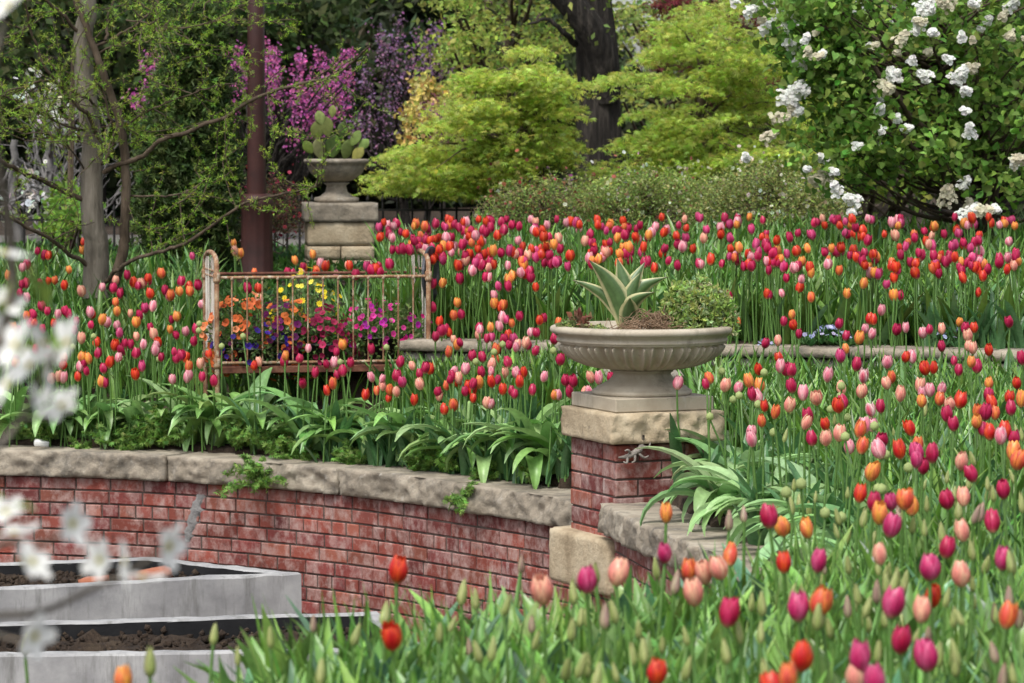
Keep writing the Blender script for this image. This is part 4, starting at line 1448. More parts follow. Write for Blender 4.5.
for e, x in enumerate((0, W_)):
    P = [(x, -.01, 0), (x, -.01, ztop - .08)]
    a0 = [(x, -.01 + (D_ + .02) * (.5 - .5 * math.cos(t)), ztop - .08 + .075 * math.sin(t) ** .7) for t in np.linspace(0.02, math.pi - .02, 14)]
    P = [np.array(v) for v in [(x, -.01, -.02), (x, -.01, (ztop - .08) * .5)] + a0 + [(x, D_ + .01, (ztop - .08) * .5), (x, D_ + .01, -.02)]]
    fr = obj('end_frame', [tube(P, .013, 10)], M['rust'], crib)
    for yy in np.linspace(.04, D_ - .04, 9):
        obj('end_wire', [rail((x, yy, zbm), (x + rng.normal() * .004, yy + rng.normal() * .006, ztop - .03), .004)], M['peel'], fr)
    for z in (zbm, zt, zt + .03):
        obj('cross_bar', [rail((x, 0, z), (x, D_, z), .006)], M['rust'], fr)
    for yy in (-.01, D_ + .01):
        for z in (zbm, zt):
            obj('joint', [lathe([(.002, -.03), (.017, -.026), (.020, -.012), (.016, 0), (.020, .012), (.017, .026), (.002, .03)], 12)], M['rust'], fr, (x, yy, z))
# weathered oval plate behind the end frame
pl = thing('oval_plate', 'weathered dark oval metal plate leaning behind the crib end with streaks of paint', 'plate', (CO[0] + W_ * math.cos(CA) + .01, CO[1] + W_ * math.sin(CA) + .12, cz0 + (zt + ztop) / 2 - .06), CA + R(58))
P = [(.001, -.014), (.10, -.014), (.115, -.006), (.118, .004), (.112, .010), (.10, .004), (.001, .002)]
o = obj('dish', [lathe(P, 48)], M['tin'], pl)
o.rotation_euler = (R(90), 0, 0)
o.scale = (.95, 1.28, 1)


def flat_pot(x, y, r, h, name, label, cat, fol, flowers, rx, rz, nleaf, nfl, fsize, T, zbase=None, lsize=.03):
    c, s = math.cos(CA), math.sin(CA)
    p = (CO[0] + x * c - y * s, CO[1] + x * s + y * c, cz0 + zpan + .019)
    t = thing(name, label, cat, p, 0, 'potted flowers in the crib frame')
    obj('pot', [lathe([(.001, .002), (r * .72, 0), (r * .95, h * .9), (r * 1.06, h * .9), (r * 1.06, h), (r * .92, h), (r * .9, h - .02), (.001, h - .02)], 28)], M['pot'], t)
    d = unit(rng.normal(size=(nleaf, 3)) + [0, 0, .25])
    rad = rng.uniform(.45, 1, (nleaf, 1)) * (1 + .2 * np.sin(d[:, :1] * 7 + x * 9) * np.sin(d[:, 2:3] * 6))
    P = d * rad * [rx, rx * .85, rz] + [0, 0, h]
    obj('foliage', [scatter(T_ovate(.55, .1), P, frames_dir(unit(d + rng.normal(size=(nleaf, 3)) * .7), unit(rng.normal(size=(nleaf, 3)) + [0, 0, 1])), rng.uniform(.7, 1.3, nleaf) * lsize, jitter_cols(fol, nleaf))], M['leaf_matte'], t)
    nfl = min(nfl, 98)
    d = unit(rng.normal(size=(nfl, 3)) + [0, -.45, .35])
    rad = rng.uniform(.92, 1.10, (nfl, 1)) * (1 + .2 * np.sin(d[:, :1] * 7 + x * 9) * np.sin(d[:, 2:3] * 6))
    P = d * rad * [rx, rx * .85, rz] + [0, 0, h]
    kinds = [mesh('flower', [(T[0] * fsize, T[1], T[2] * c_)], M['blossom']) for c_ in jitter_cols(flowers, 9, .15, .06)]
    for k in range(nfl):
        o_ = link('flower', kinds[k % 9], t, tuple(P[k]))
        o_.rotation_euler = Vector(d[k] + rng.normal(size=3) * .3 + [0, -.3, 0]).to_track_quat('Z', 'Y').to_euler()
        o_.scale = [rng.uniform(.8, 1.2)] * 3
    return t


TF = T_flower(5, .3, 1.5, (.45, .25, .05), (1, 1, 1))
TD = T_flower(9, .08, 1.0, (1.0, .75, .2), (1, 1, 1))
flat_pot(.13, .20, .10, .12, 'potted_petunia', 'pot of orange petunias in the crib frame beside the white peeling end', 'potted flowers', [(.10, .17, .04), (.14, .20, .06)], [(.80, .20, .06), (.74, .26, .12), (.80, .16, .05)], .18, .22, 760, 95, .021, TF)
flat_pot(.20, .10, .10, .09, 'potted_petunia', 'pot of dark purple and violet-blue petunias spilling low in the crib frame', 'potted flowers', [(.06, .11, .03), (.09, .14, .04)], [(.07, .010, .09), (.12, .008, .07), (.05, .02, .24)], .20, .11, 620, 60, .0165, TF)
flat_pot(.40, .16, .10, .12, 'potted_petunia', 'pot of orange and wine-coloured petunias in the middle of the crib frame', 'potted flowers', [(.08, .14, .04), (.12, .18, .05)], [(.28, .01, .08), (.75, .20, .05), (.14, .01, .10)], .15, .20, 560, 80, .020, TF)
flat_pot(.50, .34, .11, .16, 'potted_daisy', 'tall pot of bright yellow daisies with lilac sprays at the rear of the crib frame', 'potted flowers', [(.13, .20, .07), (.17, .24, .10)], [(.88, .68, .03), (.88, .74, .08), (.84, .62, .03), (.40, .32, .62)], .24, .31, 800, 70, .018, TD)
flat_pot(.58, .08, .09, .11, 'potted_petunia', 'pot of deep wine red petunias beside the pink flowers in the crib frame', 'potted flowers', [(.08, .14, .04)], [(.30, .012, .06), (.24, .008, .05), (.42, .03, .10)], .15, .18, 480, 70, .019, TF)
flat_pot(.89, .16, .11, .14, 'potted_impatiens', 'bushy pot of small hot pink flowers near the bare rusty crib end', 'potted flowers', [(.16, .23, .07), (.12, .20, .05), (.22, .27, .11)], [(.70, .02, .26), (.76, .06, .34), (.45, .02, .35)], .23, .19, 1400, 95, .015, TF, lsize=.027)

# ------------------------------------------------------------------ rear pier with the cactus urn
PY = 22.6
pp = at(338, 265, PY)
pz0 = float(ground(pp[0], pp[1])) - .05
ztp = at(338, 203, PY)[2]
pr = thing('stone_pier', 'square pier of big buff sandstone blocks at the rear under a cactus urn', 'pier', (pp[0], pp[1] + .22, pz0), R(6))
hw = .225
cap_h = .125
bodyh = ztp - pz0 - cap_h
for row, (z0, z1) in enumerate(((0, bodyh * .30), (bodyh * .30, bodyh * .56), (bodyh * .56, bodyh))):
    for k in range(2 if row != 2 else 1):
        w = (hw if row != 2 else 2 * hw)
        f = lambda a, d, z, z0=z0, k=k: np.array([-hw + k * hw + a, -hw + d, z0 + z])
        obj('stone_block', [rough_block(f, w - .006, 2 * hw, z1 - z0 - .004, .03, .010, 60 + 7 * row + k, .1, .003)], M['stone_warm'], pr)
f = lambda a, d, z: np.array([-hw - .02 + a, -hw - .02 + d, bodyh + z])
obj('capstone', [rough_block(f, 2 * hw + .04, 2 * hw + .04, cap_h, .022, .014, 71, .10, .004)], M['stone'], pr)
zu = ztp + .002
ur = thing('stone_urn', 'small weathered stone urn holding prickly pear on the rear pier', 'urn', (pp[0] - .02, pp[1] + .22, zu))
obj('foot', [lathe([(.001, 0), (.15, 0), (.15, .03), (.11, .04), (.075, .07), (.065, .11), (.09, .13), (.001, .135)], 32)], M['stone'], ur)
obj('bowl', [lathe([(.05, .13), (.12, .15), (.17, .19), (.195, .235), (.20, .255), (.215, .262), (.22, .275), (.215, .288), (.19, .29), (.17, .27), (.001, .265)], 40)], M['stone'], ur)
cc = thing('prickly_pear', 'green prickly pear cactus pads growing in the rear urn', 'cactus', (pp[0] - .02, pp[1] + .22, zu + .265))
for k, (x, z, s, tl) in enumerate(((-.10, .02, .085, .25), (-.03, .03, .095, -.1), (.05, .02, .085, -.3), (.11, .01, .07, -.6), (-.12, .15, .075, .1), (-.05, .17, .085, .2), (.03, .16, .07, -.2), (-.09, .25, .06, .3), (-.03, .30, .05, -.1), (.10, .11, .07, -.5), (.15, .09, .055, -.8), (-.16, .06, .06, .6))):
    pd = lathe([(.001, 0)] + [(.62 * math.sin(math.pi * t) ** .7 * (.8 + .3 * t), 1.7 * t) for t in np.linspace(.06, .94, 9)] + [(.001, 1.7)], 16, (.16, .22, .06))
    V = pd[0] * s * np.array([1, .22, 1])
    c_, s_ = math.cos(tl), math.sin(tl)
    yaw = rng.uniform(-.6, .6)
    V = rotz(V, yaw)
    V = np.stack([V[:, 0] * c_ - V[:, 2] * s_, V[:, 1], V[:, 0] * s_ + V[:, 2] * c_], 1) + [x, rng.normal() * .05, z]
    obj('pad', [(V, pd[1], jitter_cols([(.17, .22, .06), (.20, .23, .07)], 1)[0])], M['leaf_matte'], cc)

# ------------------------------------------------------------------ lamp column
lp = at(257, 270, 21.6)
lz = float(ground(lp[0], lp[1])) - .03
hz = lambda py: float(at(257, py, 21.6)[2]) - lz
lamp = thing('lamp_column', 'tall dark oxblood iron lamp column with a fluted base behind the crib', 'lamp column', (lp[0], lp[1], lz))
fl = lambda r, z, th: r * (1 - .06 * np.abs(np.sin(th * 6)))
obj('base', [lathe([(.001, 0), (.135, 0), (.135, .03), (.118, .05), (.112, .06), (.104, .09), (.098, hz(212)), (.104, hz(208)), (.108, hz(203)), (.098, hz(198)), (.085, hz(194)), (.001, hz(193))], 48, mod=lambda r, z, th: fl(r, z, th) if .08 < z < hz(211) else np.full(len(th), r))], M['oxblood'], lamp)
obj('shaft', [lathe([(.062, hz(195)), (.058, hz(150)), (.055, hz(60)), (.050, hz(-160)), (.001, hz(-161))], 24)], M['oxblood'], lamp)
obj('collar', [lathe([(.06, hz(203)), (.086, hz(202)), (.09, hz(199)), (.086, hz(196)), (.06, hz(195))], 24)], M['oxblood'], lamp)

# ------------------------------------------------------------------ iron fences
def fence(label, x0, x1, Yf, ytop, zb, step=.10, Y2=None):
    a, b = at(x0, ytop, Yf), at(x1, ytop, Y2 or Yf)
    L = np.linalg.norm((b - a)[:2])
    t = thing('iron_fence', label, 'fence', (a[0], a[1], zb), math.atan2(b[1] - a[1], b[0] - a[0]))
    H = a[2] - zb
    obj('rail', boxes((L / 2, 0, H - .10), (L, .02, .016)), M['iron'], t, smooth=False)
    obj('rail', boxes((L / 2, 0, .12), (L, .02, .016)), M['iron'], t, smooth=False)
    n = int(L / step)
    pm = mesh('picket', [tube([(0, 0, 0), (0, 0, H - .03)], .0095, 6), lathe([(.0065, H - .04), (.014, H - .03), (.012, H - .018), (.001, H + .015)], 6)], M['iron'])
    for k in range(n + 1):
        link('picket', pm, t, (L * k / n, 0, 0))
    return t


fence('black iron picket fence between the lamp column and the rear pier', 262, 312, 24.2, 196, .45, .075)
fence('black iron picket fence behind the green maple beside the rear pier', 368, 545, 24.4, 196, .40)
fence('dark iron picket fence at the foot of the grey larch-like tree', -30, 150, 24.8, 206, .40, .13)
qp = at(72, 250, 24.6)
post = thing('fence_post', 'short dark red fence post beside the grey tree trunk', 'post', (qp[0], qp[1], .5))
zpt = at(72, 212, 24.6)[2] - .5
obj('shaft', boxes((0, 0, zpt / 2), (.055, .055, zpt), ch=.004), M['oxblood'], post, smooth=False)
obj('finial', [lathe([(.02, 0), (.034, .006), (.026, .016), (.030, .03), (.022, .045), (.001, .052)], 14)], M['oxblood'], post, (0, 0, zpt))


# ------------------------------------------------------------------ trees
def branch(pts, r0, r1, n=7, wob=0.0, k=7):
    P = spline(np.array(pts, float), k)
    if wob:
        w = np.cumsum(rng.normal(size=P.shape) * wob, axis=0)
        w -= np.linspace(0, 1, len(P))[:, None] * w[-1]
        P = P + w
    return P, tube(P, np.linspace(r0, r1, len(P)), n)


def inside(poly, x, y):
    c = False
    for i in range(len(poly)):
        x1, y1 = poly[i]
        x2, y2 = poly[i - 1]
        if (y1 > y) != (y2 > y) and x < (x2 - x1) * (y - y1) / (y2 - y1) + x1:
            c = not c
    return c


def centres(poly, n, Y, dy, mind=0):
    """n clump centres through a crown whose silhouette is the polygon, spread dy in depth."""
    P = []
    xs_, ys_ = [p[0] for p in poly], [p[1] for p in poly]
    for _ in range(n * 60):
        if len(P) >= n:
            break
        x, y = rng.uniform(min(xs_), max(xs_)), rng.uniform(min(ys_), max(ys_))
        if not inside(poly, x, y):
            continue
        q = at(x, y, Y + rng.uniform(-dy, dy))
        if mind and any(np.linalg.norm(q - o_) < mind for o_ in P):
            continue
        P.append(q)
    return np.array(P)


def tree(name, label, cat, foot, trunk_pts, r0, C, T, lsize, cols, per, rad, bark, mat='leaf', group=None, flat=1.0, up=.8, br=.022, limb=True, vcol=.25, droop=0.0, trunkname='trunk', every=1):
    """a tree whose leaves grow in clumps at the centres C, each carried by a branch from the trunk."""
    foot = np.array(foot, float)
    t = thing(name, label, cat, foot, 0, group)
    TP, tb = branch([np.array(p) - foot for p in trunk_pts], r0, r0 * .35, 10, r0 * .1)
    parts = [tb]
    if limb:
        for c in C[::every]:
            c = c - foot
            hgt = TP[:, 2]
            k = int(np.argmin(np.abs(hgt - (c[2] - .35 * np.linalg.norm((c - TP[len(TP) // 2])[:2]))) + rng.random(len(TP)) * .05))
            a = TP[k]
            mid = a * .5 + c * .5 + np.array([0, 0, -.08 + droop]) * np.linalg.norm(c - a) + rng.normal(size=3) * .05
            parts.append(branch([a, mid, c], min(br, r0 * .5), br * .22, 5, .006, 5)[1])
    obj(trunkname, parts, bark, t)
    N = len(C) * per
    ci = np.repeat(np.arange(len(C)), per)
    d = unit(rng.normal(size=(N, 3))) * (rng.random((N, 1)) ** .5)
    rs = rad * rng.uniform(.65, 1.3, len(C))
    P = C[ci] - foot + d * rs[ci][:, None] * [1, 1, flat]
    P[:, 2] -= droop * (d[:, 0] ** 2 + d[:, 1] ** 2) * rs[ci]
    nr = rng.normal(size=(N, 3)) * (1 - up) + np.array([0, 0, up])
    clump_tone = (1 + .12 * rng.normal(size=len(C))).clip(.7, 1.35)
    obj('crown', [scatter(T, P, frames(nr, rng.uniform(0, 6.28, N)), rng.uniform(.7, 1.25, N) * lsize, jitter_cols(cols, N, vcol) * clump_tone[ci][:, None])], M[mat], t)
    return t


def gz(p, d=0.04):
    return (p[0], p[1], float(ground(p[0], p[1])) - d)


def layered(poly, n, Y, dy, step=15):
    """clump centres in uneven horizontal tiers, as a layered maple holds its sprays."""
    ys_ = [p[1] for p in poly]
    P = []
    tiers = []
    y = min(ys_) + 4
    while y < max(ys_) - 2:
        hit = []
        for i in range(len(poly)):
            (x1, y1), (x2, y2) = poly[i], poly[i - 1]
            if (y1 > y) != (y2 > y):
                hit.append(x1 + (x2 - x1) * (y - y1) / (y2 - y1))
        if len(hit) >= 2:
            a, b = min(hit), max(hit)
            for q in range(3):
                dq = rng.uniform(-dy, dy)
                c = rng.uniform(a, b)
                l = (b - a) * rng.uniform(.25, .6)
                tiers.append((max(a - rng.uniform(0, 14), c - l * .5), min(b + rng.uniform(0, 14), c + l * .5), y + rng.uniform(-6, 6), dq, rng.uniform(-.10, .10)))
        y += step * rng.uniform(.7, 1.25)
    W = np.array([max(4, t[1] - t[0]) for t in tiers])
    for k in rng.choice(len(tiers), n, p=W / W.sum()):
        a, b, y, dq, sl = tiers[k]
        x = rng.uniform(a, b)
        P.append(at(x, y + sl * (x - (a + b) / 2) + 10 * (abs(x - (a + b) / 2) / max(8, (b - a) / 2)) ** 2 + rng.normal() * 1.5, Y + dq + rng.normal() * .18))
    return np.array(P)


# green cut-leaf maples in layers
S5 = T_star(5, .17, 70, .25)
S7 = T_star(5, .13, 80, .35)
ft = gz(at(548, 200, 24.2))
pA = [(455, 92), (478, 70), (500, 56), (530, 46), (552, 52), (566, 70), (566, 125), (566, 165), (540, 176), (500, 172), (476, 190), (440, 196), (392, 190), (372, 178), (362, 168), (385, 152), (430, 146), (442, 128), (446, 108)]
C = np.vstack([layered(pA, 330, 24.0, .8, 17), centres(pA, 45, 24.0, .9, .05), centres([(365, 172), (440, 152), (560, 140), (568, 172), (480, 188), (400, 190)], 70, 23.8, .7, .06)])
tree('green_maple', 'lime green cut-leaf maple with drooping layered sprays, between rear pier and dark trunk', 'maple tree', ft, [ft, at(545, 185, 24.2), at(530, 150, 24.1), at(520, 110, 24.0), at(515, 80, 24)], .055, C, S5, .043, [(.40, .50, .075), (.46, .56, .10), (.34, .45, .06), (.50, .58, .15)], 48, .21, M['bark_brown'], 'maple', None, .15, .66, .012, droop=.3, every=6)
ft = gz(at(700, 205, 25.0))
pB = [(632, 70), (640, 40), (656, 16), (690, 4), (740, 8), (785, 30), (815, 84), (820, 130), (815, 200), (740, 200), (660, 196), (606, 194), (590, 184), (590, 162), (604, 148), (634, 132), (640, 112), (630, 92), (606, 86), (602, 78)]
C = np.vstack([layered(pB, 470, 24.9, .9, 17), centres(pB, 70, 24.9, 1.0, .05), centres([(588, 172), (612, 150), (650, 130), (760, 130), (805, 195), (600, 192)], 150, 24.7, .8, .06)])
tree('green_maple', 'wide lime green cut-leaf maple in front of the red-leaved tree, beside the lilac', 'maple tree', ft, [ft, at(700, 180, 25), at(690, 140, 25), at(705, 90, 24.9), at(700, 55, 24.9)], .06, C, S5, .043, [(.38, .49, .075), (.44, .55, .10), (.32, .43, .06), (.49, .57, .15)], 48, .21, M['bark_brown'], 'maple', None, .15, .66, .012, droop=.3, every=7)
ft = gz(at(745, 200, 28.5))
C = centres([(640, 70), (665, -10), (720, -60), (800, -40), (835, 20), (830, 90), (770, 110), (700, 100)], 34, 28.6, 1.0, .2)
tree('red_maple', 'dark burgundy red-leaved maple seen behind the green maples', 'maple tree', ft, [ft, at(745, 140, 28.5), at(740, 60, 28.5), at(735, 0, 28.5)], .06, C, S5, .07, [(.15, .025, .035), (.20, .04, .05), (.11, .018, .025)], 80, .26, M['bark_brown'], 'leaf_matte', None, .35, .7, .018)

# big dark trunk
BT = 27.5
ft = gz(at(600, 215, BT), .1)
big = thing('dark_tree', 'massive tree with dark furrowed bark and one limb reaching up', 'tree', ft)
w = lambda px: px / FPX * BT


def bark_tube(pts, rs, seed, n=72):
    P = spline(np.array(pts, float) - np.array(ft), 10)
    rr_ = np.interp(np.linspace(0, 1, len(P)), np.linspace(0, 1, len(rs)), rs)
    V, F, _ = tube(P, rr_, n)
    k = 0
    for i in range(len(P)):
        for j in range(n):
            a = j / n * 2 * math.pi
            g = mnoise.noise(Vector((math.cos(a) * 6.5 + seed, math.sin(a) * 6.5, P[i][2] * 1.1 + seed)))
            g2 = mnoise.noise(Vector((math.cos(a) * 13, math.sin(a) * 13 + seed, P[i][2] * 2.6)))
            V[k] += (V[k] - P[i]) * (.13 * abs(g) - .05 + .06 * g2)
            k += 1
    return (V, F, None)


obj('trunk', [bark_tube([ft, at(599, 170, BT), at(599, 110, BT), at(597, 50, BT), at(592, 0, BT), at(586, -90, BT)], [w(28), w(23.5), w(22.5), w(21), w(20), w(18)], 1.0)], M['bark_dark'], big)
obj('limb', [bark_tube([at(606, 100, BT - .1), at(602, 62, BT - .2), at(592, 32, BT - .3), at(574, 8, BT - .35), at(545, -22, BT - .4), at(520, -60, BT - .4)], [w(14), w(15.5), w(15), w(14), w(12), w(10)], 4.0, 48)], M['bark_dark'], big)
C = centres([(420, -10), (470, -60), (700, -70), (760, -10), (700, -2), (560, 5)], 40, 28.5, 1.5, .2)
NN = 70
ci = rng.integers(0, len(C), NN * len(C))
obj('crown', [scatter(T_ovate(.5, .1), C[ci] - np.array(ft) + rng.normal(size=(len(ci), 3)) * .22, frames(rng.normal(size=(len(ci), 3)) + [0, 0, .6], rng.uniform(0, 6, len(ci))), rng.uniform(.05, .09, len(ci)), jitter_cols([(.20, .26, .06), (.16, .22, .05)], len(ci)))], M['leaf_matte'], big)
tw = []
tw.append(branch([at(575, 45, BT - .2) - ft, at(562, 35, BT - .4) - ft, at(545, 22, BT - .5) - ft, at(528, 24, BT - .6) - ft], .03, .008, 6, .006)[1])
obj('twigs', tw, M['bark_dark'], big)

# white lilac
ft = gz(at(985, 215, 21.3))
HT = T_heart(.85, .12)
pL = [(842, -20), (880, -40), (1060, -40), (1070, 205), (1010, 200), (960, 192), (910, 186), (870, 172), (840, 150), (838, 118), (850, 92), (846, 62), (820, 44), (796, 30), (780, -10)]
C = centres(pL, 135, 20.9, .9, .12)
C = np.vstack([C, centres([(775, -10), (850, -10), (850, 190), (822, 180), (800, 140), (795, 90), (780, 40)], 34, 20.5, .4, .1)])
lil = tree('white_lilac', 'big lilac bush with dark heart-shaped leaves and white flower heads', 'lilac', ft, [ft, at(980, 170, 21.2), at(960, 120, 21.1), at(940, 60, 21.0), at(930, 0, 21)], .05, C, HT, .052, [(.14, .26, .045), (.18, .31, .055), (.11, .21, .035), (.24, .37, .08)], 62, .21, M['bark_brown'], 'leaf_matte', None, .8, .45, .014, trunkname='trunk')
for pts in ([ft, at(1000, 160, 21), at(1020, 90, 20.9), at(1030, 20, 20.8)], [ft, at(960, 175, 20.9), at(925, 130, 20.6), at(880, 80, 20.4), at(845, 40, 20.3), at(800, 10, 20.2)], [ft, at(990, 140, 20.9), at(975, 60, 20.8), at(985, 0, 20.7)], [ft, at(950, 180, 20.7), at(915, 145, 20.5), at(890, 120, 20.4)]):
    obj('stem', [branch([np.array(p) - ft for p in pts], .028, .008, 8, .01)[1]], M['bark_brown'], lil)
PAN = [(792, 45, 1), (800, 62, .8), (797, 90, 1.3), (788, 99, 1.2), (780, 118, 1.1), (770, 136, 1.0), (803, 57, .7), (752, 10, .9), (766, 27, .8), (790, 25, .7), (902, 38, .9), (886, 88, 1.2), (893, 75, 1.0), (880, 108, .8), (880, 129, .6), (960, 75, 1.2), (972, 68, .9), (924, 75, .9), (932, 32, .7), (918, 22, .8), (945, 3, 1.2), (925, 5, 1.1), (975, 4, .9), (988, 20, .6), (962, 36, .6), (1010, 36, .7), (825, 178, 1.2), (836, 188, .9), (858, 146, .6), (852, 200, 1.0), (948, 196, 1.4), (970, 212, 1.3), (985, 210, 1.0), (1020, 160, 1.0), (970, 130, .9), (822, 158, .7), (912, 60, .6), (806, 38, .6), (1012, 4, 1.0), (905, 128, .5), (875, 45, .5)]
PAN = [(x, y, s * .8) for x, y, s in PAN] + [(x + rng.normal() * 12, y + rng.normal() * 9, s * .5) for x, y, s in PAN]
for x, y, s in PAN:
    c = at(x, y, 20.05 + rng.uniform(-.15, .25) if x > 800 else 20.3)
    ax = unit(np.array([rng.normal() * .7, -.4, rng.uniform(-.2, .9)]))
    n = int(110 * s)
    t_ = rng.random(n) ** .8
    side = unit(np.cross(ax, rng.normal(size=(n, 3))))
    L = .13 * s
    P = ax * (t_ * L - L / 2)[:, None] + side * (.050 * s * (1 - .6 * t_) * rng.uniform(.35, 1.25, n))[:, None]
    cream = rng.random() < .3
    obj('flower_panicle', [scatter(T_flower(4, .2, 1.2, None, (1, 1, 1)), P, frames(side + ax * .3 + [0, -.7, .6] + rng.normal(size=(n, 3)) * .3, rng.uniform(0, 6, n)), .013, jitter_cols([(.66, .62, .46)] if cream else [(.88, .88, .84), (.84, .85, .80)], n, .05, .02))], M['blossom'], lil, tuple(c - ft))

# bank of small-leaved shrubs under the maples
def bank(x0, x1, ytop, Y, label, cols, specks, n=70, nm='flowering_shrub'):
    ft = gz(at((x0 + x1) / 2, 222, Y))
    mid = (x0 + x1) / 2
    poly = [(x0, 226), (x0 + 6, ytop + 22), (x0 + (x1 - x0) * .25, ytop + 6), (mid, ytop), (x1 - (x1 - x0) * .25, ytop + 4), (x1 - 4, ytop + 18), (x1, 226)]
    C = centres(poly, n, Y, .45, .07)
    t = tree(nm, label, 'shrub', ft, [ft, at(mid, 205, Y), at(mid + 3, ytop + 15, Y)], .02, C, T_ovate(.5, .1), .024, cols, 120, .15, M['bark_brown'], 'leaf_matte', None, .8, .45, .006, vcol=.3, trunkname='stems')
    N = len(C) * 4
    ci = rng.integers(0, len(C), N)
    P = C[ci] - np.array(ft) + rng.normal(size=(N, 3)) * .10 + [0, -.02, .0]
    obj('blossom', [scatter(T_flower(5, .2, 1.2), P, frames(rng.normal(size=(N, 3)) + [0, -.6, .6], rng.uniform(0, 6, N)), rng.uniform(.008, .017, N), jitter_cols(specks, N, .3))], M['blossom'], t)


bank(482, 600, 182, 22.6, 'low green shrub flecked with dull red, under the dark trunk', [(.20, .28, .07), (.25, .32, .09), (.20, .18, .08)], [(.28, .06, .05), (.35, .10, .08), (.42, .40, .28)])
bank(570, 720, 176, 22.9, 'pale green shrub flecked with cream petals under the wide maple', [(.26, .34, .09), (.32, .39, .13), (.21, .29, .07)], [(.55, .50, .36), (.62, .60, .48), (.30, .10, .08)], 95)
bank(690, 850, 172, 22.5, 'straw-green shrub with faded white petals beside the lilac', [(.29, .35, .10), (.36, .40, .15), (.23, .29, .08)], [(.62, .60, .48), (.70, .68, .58), (.45, .38, .22)], 100)
bank(236, 300, 186, 23.2, 'small bright red azalea behind the lamp column', [(.12, .05, .04), (.10, .10, .04)], [(.40, .03, .06), (.45, .05, .09)], 34, 'azalea')

# columnar evergreen
ft = gz(at(190, 278, 22.2))
pE = [(152, 276), (146, 215), (152, 150), (168, 80), (182, 20), (196, -30), (208, 30), (218, 100), (226, 180), (228, 235), (222, 276)]
C = centres(pE, 330, 22.2, .40, .05)
tree('columnar_evergreen', 'dense dark columnar evergreen between the grey tree and the lamp column', 'evergreen tree', ft, [ft, at(191, 200, 22.2), at(192, 100, 22.2), at(194, 0, 22.2)], .06, C, T_tuft(8, .2, 5), .055, [(.035, .06, .016), (.05, .085, .02), (.075, .12, .028)], 85, .15, M['bark_brown'], 'needle', None, 1.1, .4, .01)

# ------------------------------------------------------------------ grey larch-like tree with feathery sprays
YL = 19.6
ft = gz(at(97, 292, YL))
lt = thing('feathery_tree', 'grey-stemmed tree with long bare boughs and feathery fresh green sprays', 'tree', ft)
A = lambda pts, dy=0, y0=YL: [at(x, y, y0 + dy * i / max(1, len(pts) - 1)) - np.array(ft) for i, (x, y) in enumerate(pts)]
main = A([(97, 300), (97, 260), (95, 228), (93, 150), (85, 67), (88, 0), (90, -60)])
TP, tb = branch(main, .078, .045, 14, .004)
obj('trunk', [tb], M['bark'], lt)
BR = [
    ([(112, 292), (121, 255), (127, 228), (126, 173), (122, 127), (107, 77), (95, 47), (78, 0), (70, -30)], -.15, .034, .020, 'stem'),
    ([(106, 285), (112, 275), (130, 261), (165, 250), (194, 238), (236, 208), (274, 195), (308, 189), (322, 180)], -.9, .020, .007, 'bough'),
    ([(88, 203), (45, 185), (20, 172), (0, 163), (-30, 150)], -.6, .024, .014, 'bough'),
    ([(90, 268), (65, 252), (40, 238), (10, 220), (-20, 208)], -.7, .020, .012, 'bough'),
    ([(104, 172), (140, 155), (167, 137), (200, 123), (240, 105), (265, 93), (300, 82), (330, 75), (357, 58), (372, 44)], -.9, .024, .006, 'bough'),
    ([(95, 47), (118, 36), (135, 28), (153, 12), (165, -10)], .3, .014, .006, 'bough'),
    ([(100, 52), (130, 38), (148, 42), (155, 28), (154, 0)], -.4, .010, .004, 'bough'),
    ([(84, 40), (62, 14), (48, 2), (30, -12)], -.3, .018, .010, 'bough'),
    ([(104, 150), (90, 120), (78, 108), (60, 90), (40, 60), (28, 20), (20, -10)], -.5, .020, .007, 'bough'),
    ([(95, 106), (84, 98), (50, 85), (20, 88), (-10, 98)], -.5, .012, .005, 'bough'),
    ([(90, 132), (60, 124), (30, 108), (8, 98), (-20, 92)], -.7, .012, .005, 'bough'),
    ([(128, 125), (150, 112), (185, 98), (220, 88), (250, 84)], -.5, .008, .003, 'bough'),
    ([(132, 195), (168, 194), (190, 188), (205, 178), (215, 165)], -.6, .010, .004, 'bough'),
    ([(100, 165), (112, 150), (114, 128), (104, 100), (95, 80)], -.4, .014, .008, 'bough'),
    ([(105, 40), (108, 20), (116, -10)], .2, .014, .008, 'bough'),
    ([(126, 20), (170, 26), (210, 20), (245, 5)], -.6, .007, .003, 'bough'),
    ([(90, 175), (60, 140), (20, 132), (-15, 120)], -.8, .008, .003, 'bough'),
    ([(80, 138), (60, 138), (30, 140), (0, 128)], -.7, .008, .003, 'bough'),
]
sp_p, sp_d = [], []
twigs = []
bough_pts = []


def sprays(P, dens, jit=.018):
    seg = np.linalg.norm(np.diff(P, axis=0), axis=1)
    S = np.concatenate([[0], np.cumsum(seg)])
    n = int(S[-1] / dens)
    for q in np.sort(rng.uniform(0, S[-1], n)):
        c = np.array([np.interp(q, S, P[:, k]) for k in range(3)])
        sp_p.append(c + rng.normal(size=3) * jit)
        sp_d.append(unit(rng.normal(size=3) + [0, 0, .5]))


